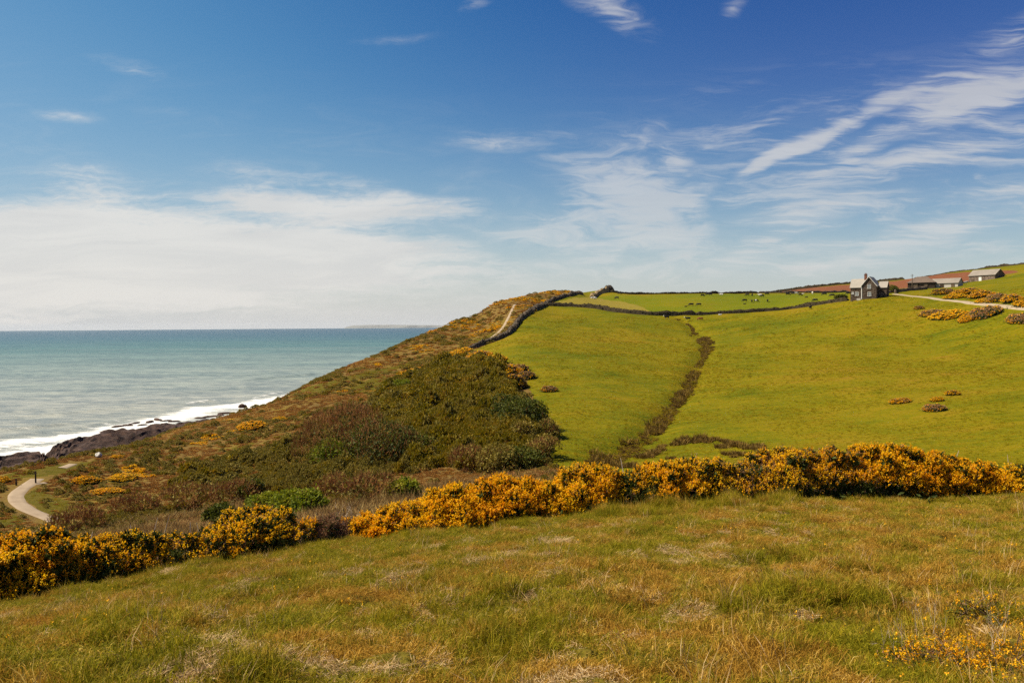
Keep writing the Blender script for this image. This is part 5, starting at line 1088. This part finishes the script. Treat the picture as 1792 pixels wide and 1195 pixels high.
COWS = [ # column, foot row, pose, coat, turn (degrees; 0 looks right), label
 (1084,515.5,'g','k',10,'black cow near the left end of the skyline hedge, close to the tan earth bank'),(1079.5,523.5,'g','k',165,'black cow below the one by the tan earth bank'),(1037,522.5,'l','w',0,'white cow lying at the foot of the tan earth bank'),(1041,523,'l','w',200,'second white cow, right of the first, lying at the foot of the tan earth bank'),
 (1209.6,535.5,'g','k',190,'left black cow of the close pair in the middle of the upper pasture'),(1223,535.5,'g','k',180,'right black cow of the close pair in the middle of the upper pasture'),(1200,537,'l','k',20,'black calf lying just left of the close pair'),(1229.4,519,'g','k',30,'black cow under the skyline hedge, left of the two close together'),
 (1238.6,517,'g','k',170,'left one of two black cows close together under the skyline hedge'),(1243.5,517.5,'s','k',0,'right one of two black cows close together under the skyline hedge'),(1262.4,516.2,'l','w',180,'white cow lying alone under the skyline hedge'),
 (1166.6,558,'g','wk',200,'black cow with white feet just below the middle hedge, left of the stream head'),(1203.7,560.5,'l','wk2',180,'black cow with a white face lying right of the stream head'),(1225.7,561,'g','b',180,'reddish brown cow just below the middle hedge'),(1260,551.5,'l','w',0,'white calf lying at the foot of the middle hedge'),
 (1307.8,518,'g','k',170,'black cow at the left of the cattle bunched under the skyline hedge end'),(1316.3,518.5,'s','k',80,'black cow seen end on, standing under the skyline hedge end'),(1330.4,517,'l','w',180,'pale cow lying beside a black one under the start of the field wall'),(1334,520,'g','k',200,'black cow in front of the pale lying cow'),(1342,516.3,'g','k',20,'black cow close under the field wall, right of the pale lying cow'),
 (1303.3,528,'g','k',190,'black cow at the left of the row across the middle of the upper pasture'),(1303,532.5,'l','k',0,'small black calf below the left cow of the middle row'),(1315.8,529.5,'s','k',95,'black cow seen from behind in the middle row'),(1323,529,'p','p',0,'black cow with a white belt in the middle row'),(1343.3,529,'s','k',85,'black cow seen end on at the right of the middle row'),
 (1378.6,517,'g','k',10,'black cow under the middle of the field wall'),(1388.2,516,'g','k',170,'black cow touching the left side of a white cow under the field wall'),(1393.2,515.5,'g','w',15,'white cow grazing between black ones under the field wall'),(1400.7,518,'g','k',40,'black cow just right of the white grazing cow'),(1405,514.7,'l','w',0,'small white calf lying under the field wall right of the white grazing cow'),
 (1411.6,521.5,'g','k',190,'black cow alone below the field wall, between the white calf and the standing white cow'),(1422,515,'s','w',100,'white cow standing end on under the field wall'),(1426.7,528,'g','k',185,'largest looking black cow, just above the middle hedge left of the cottage'),(1418.3,541,'s','k',70,'black cow standing below the right half of the middle hedge'),
 (1442.6,517,'g','k',195,'black cow under the field wall, left of the two nearest the cottage'),(1456.3,519.5,'g','k',185,'black cow halfway between the field wall and the cottage hedge'),(1460.5,512.8,'s','k',90,'thin looking black cow end on close to the field wall near the cottage'),(1485.3,516,'g','k',190,'black cow half hidden beside the left wall of the cottage'),
]
for k, (u, vf, pose, coat, turn, lab) in enumerate(COWS):
    lim = np.interp(u, [1040, 1070, 1330, 1488], [600, 488, 530, 545])
    q = hit(u, vf, lim); me = POSES['w' if coat in ('wk',) else pose]
    if coat == 'wk2': me = POSES['w']
    o = bpy.data.objects.new('cow', me); COL.objects.link(o)
    calf = 'calf' in lab; s = 0.62 if calf else 1.06
    o.location = (q[0], q[1], q[2]-0.03); o.rotation_euler = (0, 0, math.radians(turn)-math.atan2(q[0], q[1])); o.scale = (s, s, s)
    if coat == 'w' or coat == 'b':
        for sl in o.material_slots: sl.link = 'OBJECT'; sl.material = H_WHITE if coat == 'w' else H_BROWN
    tag(o, lab, 'cow', 'cattle grazing on the pastures')

# ------------------------------------------------------------------ dry sticks, dead shrub and the low gorse by the viewer
M_PALE = leaf_material('bleached_wood', [(0.2, (0.22, 0.16, 0.11)), (0.5, (0.38, 0.30, 0.22)), (0.8, (0.56, 0.47, 0.37))], 2.0, 0.0, 0.9, 0.1)
def branchy(seed, h, spread, n0, mat_w=0.035):
    r = np.random.default_rng(seed); A, B, Wd = [], [], []
    def grow(p, d, L, w, lev):
        q = p+d*L; A.append(p); B.append(q); Wd.append(w)
        if lev:
            for _ in range(r.integers(2, 4)): grow(q-d*L*0.15*r.random(), unit(d+spread*r.normal(size=3)+np.array([0, 0, 0.1])), L*(0.55+0.3*r.random()), w*0.62, lev-1)
    for k in range(n0): grow(np.array([0.25*r.normal(), 0.2*r.normal(), -0.05]), unit(np.array([0.6*r.normal(), 0.4*r.normal(), 1.0])), h*0.38, mat_w, 3)
    V, F = twigs(r, np.array(A), np.array(B), np.array(Wd)); return V, F, np.repeat(r.random(len(A)), 6)
for u, dy, h, lab, sd_ in ((582, 1.3, 1.5, 'dead bleached shrub with tangled bare branches in the gap of the gorse hedge', 3), (612, 2.6, 1.5, 'smaller dead bleached shrub right of the first in the hedge gap', 4)):
    p = at(u, 930.0, float(HEDGE_Y(u))+dy); r_ = thing('dead_shrub', (p[0], p[1], float(ground(p[0], p[1]))), 0, lab, 'dead shrub'); V, F, t = branchy(sd_, h, 0.55, 7); mk('branches', V, [F], [M_PALE], attrs={'tone': t}, parent=r_)
for k, (u, v0, v1, du) in enumerate([(262,938,905,14),(278,940,902,18),(238,942,918,-10),(150,948,930,12),(1098,836,801,-12),(1155,832,806,-11),(1176,834,812,2),(1668,800,788,10),(1772,822,795,-9),(1215,800,792,5),(708,895,880,-12),(330,940,912,3),(352,935,914,-8)]):
    y = float(HEDGE_Y(u))+1.2; a = at(u, v0+22, y); b = at(u+du, v1, y+0.3); r = np.random.default_rng(k)
    mid_ = (a+b)/2+0.04*r.normal(size=3); V, F = tube(np.array([a, mid_, b])-a, [0.022, 0.017, 0.008], 5); o = mk('dry_stick', V, F, [M_PALE], attrs={'tone': r.random(len(V))}); o.location = a
    tag(o, 'one of the pale dry sticks poking up above the gorse hedge', 'stick', 'dry sticks above the gorse hedge')
for k, (u, v, w, d, h, fl, dd, n_, lab) in enumerate([(1755,1205,5.6,3.6,0.8,0.62,0.25,1000,'low sprawling gorse at the viewer\'s feet in the bottom right corner'),(1640,1185,3.0,2.4,0.5,0.42,0.30,420,'small straggly gorse left of the low sprawling corner gorse'),(1745,1085,3.4,2.2,0.4,0.30,0.25,260,'few yellow gorse sprigs in the grass above the corner gorse')]):
    q = hit(u, v, 20); r_ = thing('low_gorse', (q[0], q[1], q[2]-0.02), 0, lab, 'gorse'); r_.scale = (0.42, 0.42, 0.36)
    build_parts(r_, gorse_bush(w, d, h, 700+k, fl, dd, n=n_, low=-0.6, inner=0.0))
for k, (u, v, h, lab) in enumerate([(1740,1165,0.75,'bleached spiny dead sprig standing tallest in the corner gorse'),(1632,1120,0.62,'upright dry sprig in the grass left of the corner gorse'),(1570,1145,0.5,'dry pale sprig lying in the straw coloured grass, lower right'),(1700,1195,0.5,'short dead sprig at the lower edge inside the corner gorse')]):
    q = hit(u, v, 20); r_ = thing('dead_sprig', tuple(q), k*1.3, lab, 'dead sprig'); r_.scale = (0.5, 0.5, 1.0); V, F, t = branchy(30+k, h, 0.45, 5, 0.012); mk('branches', V, [F], [M_PALE], attrs={'tone': t}, parent=r_)

# ------------------------------------------------------------------ sea haze
m, n = material('haze_air'); v_ = n.node('ShaderNodeVolumePrincipled', {'Color': (0.86, 0.90, 0.96, 1), 'Density': 1.3e-5, 'Anisotropy': 0.2}); n.l.new(v_.outputs[0], n.node('ShaderNodeOutputMaterial').inputs[1])
V, F = box_arr(-27000, 27000, -3000, 27000, -30, 175); tag(mk('haze', V, [F], [m]), kind='stuff')
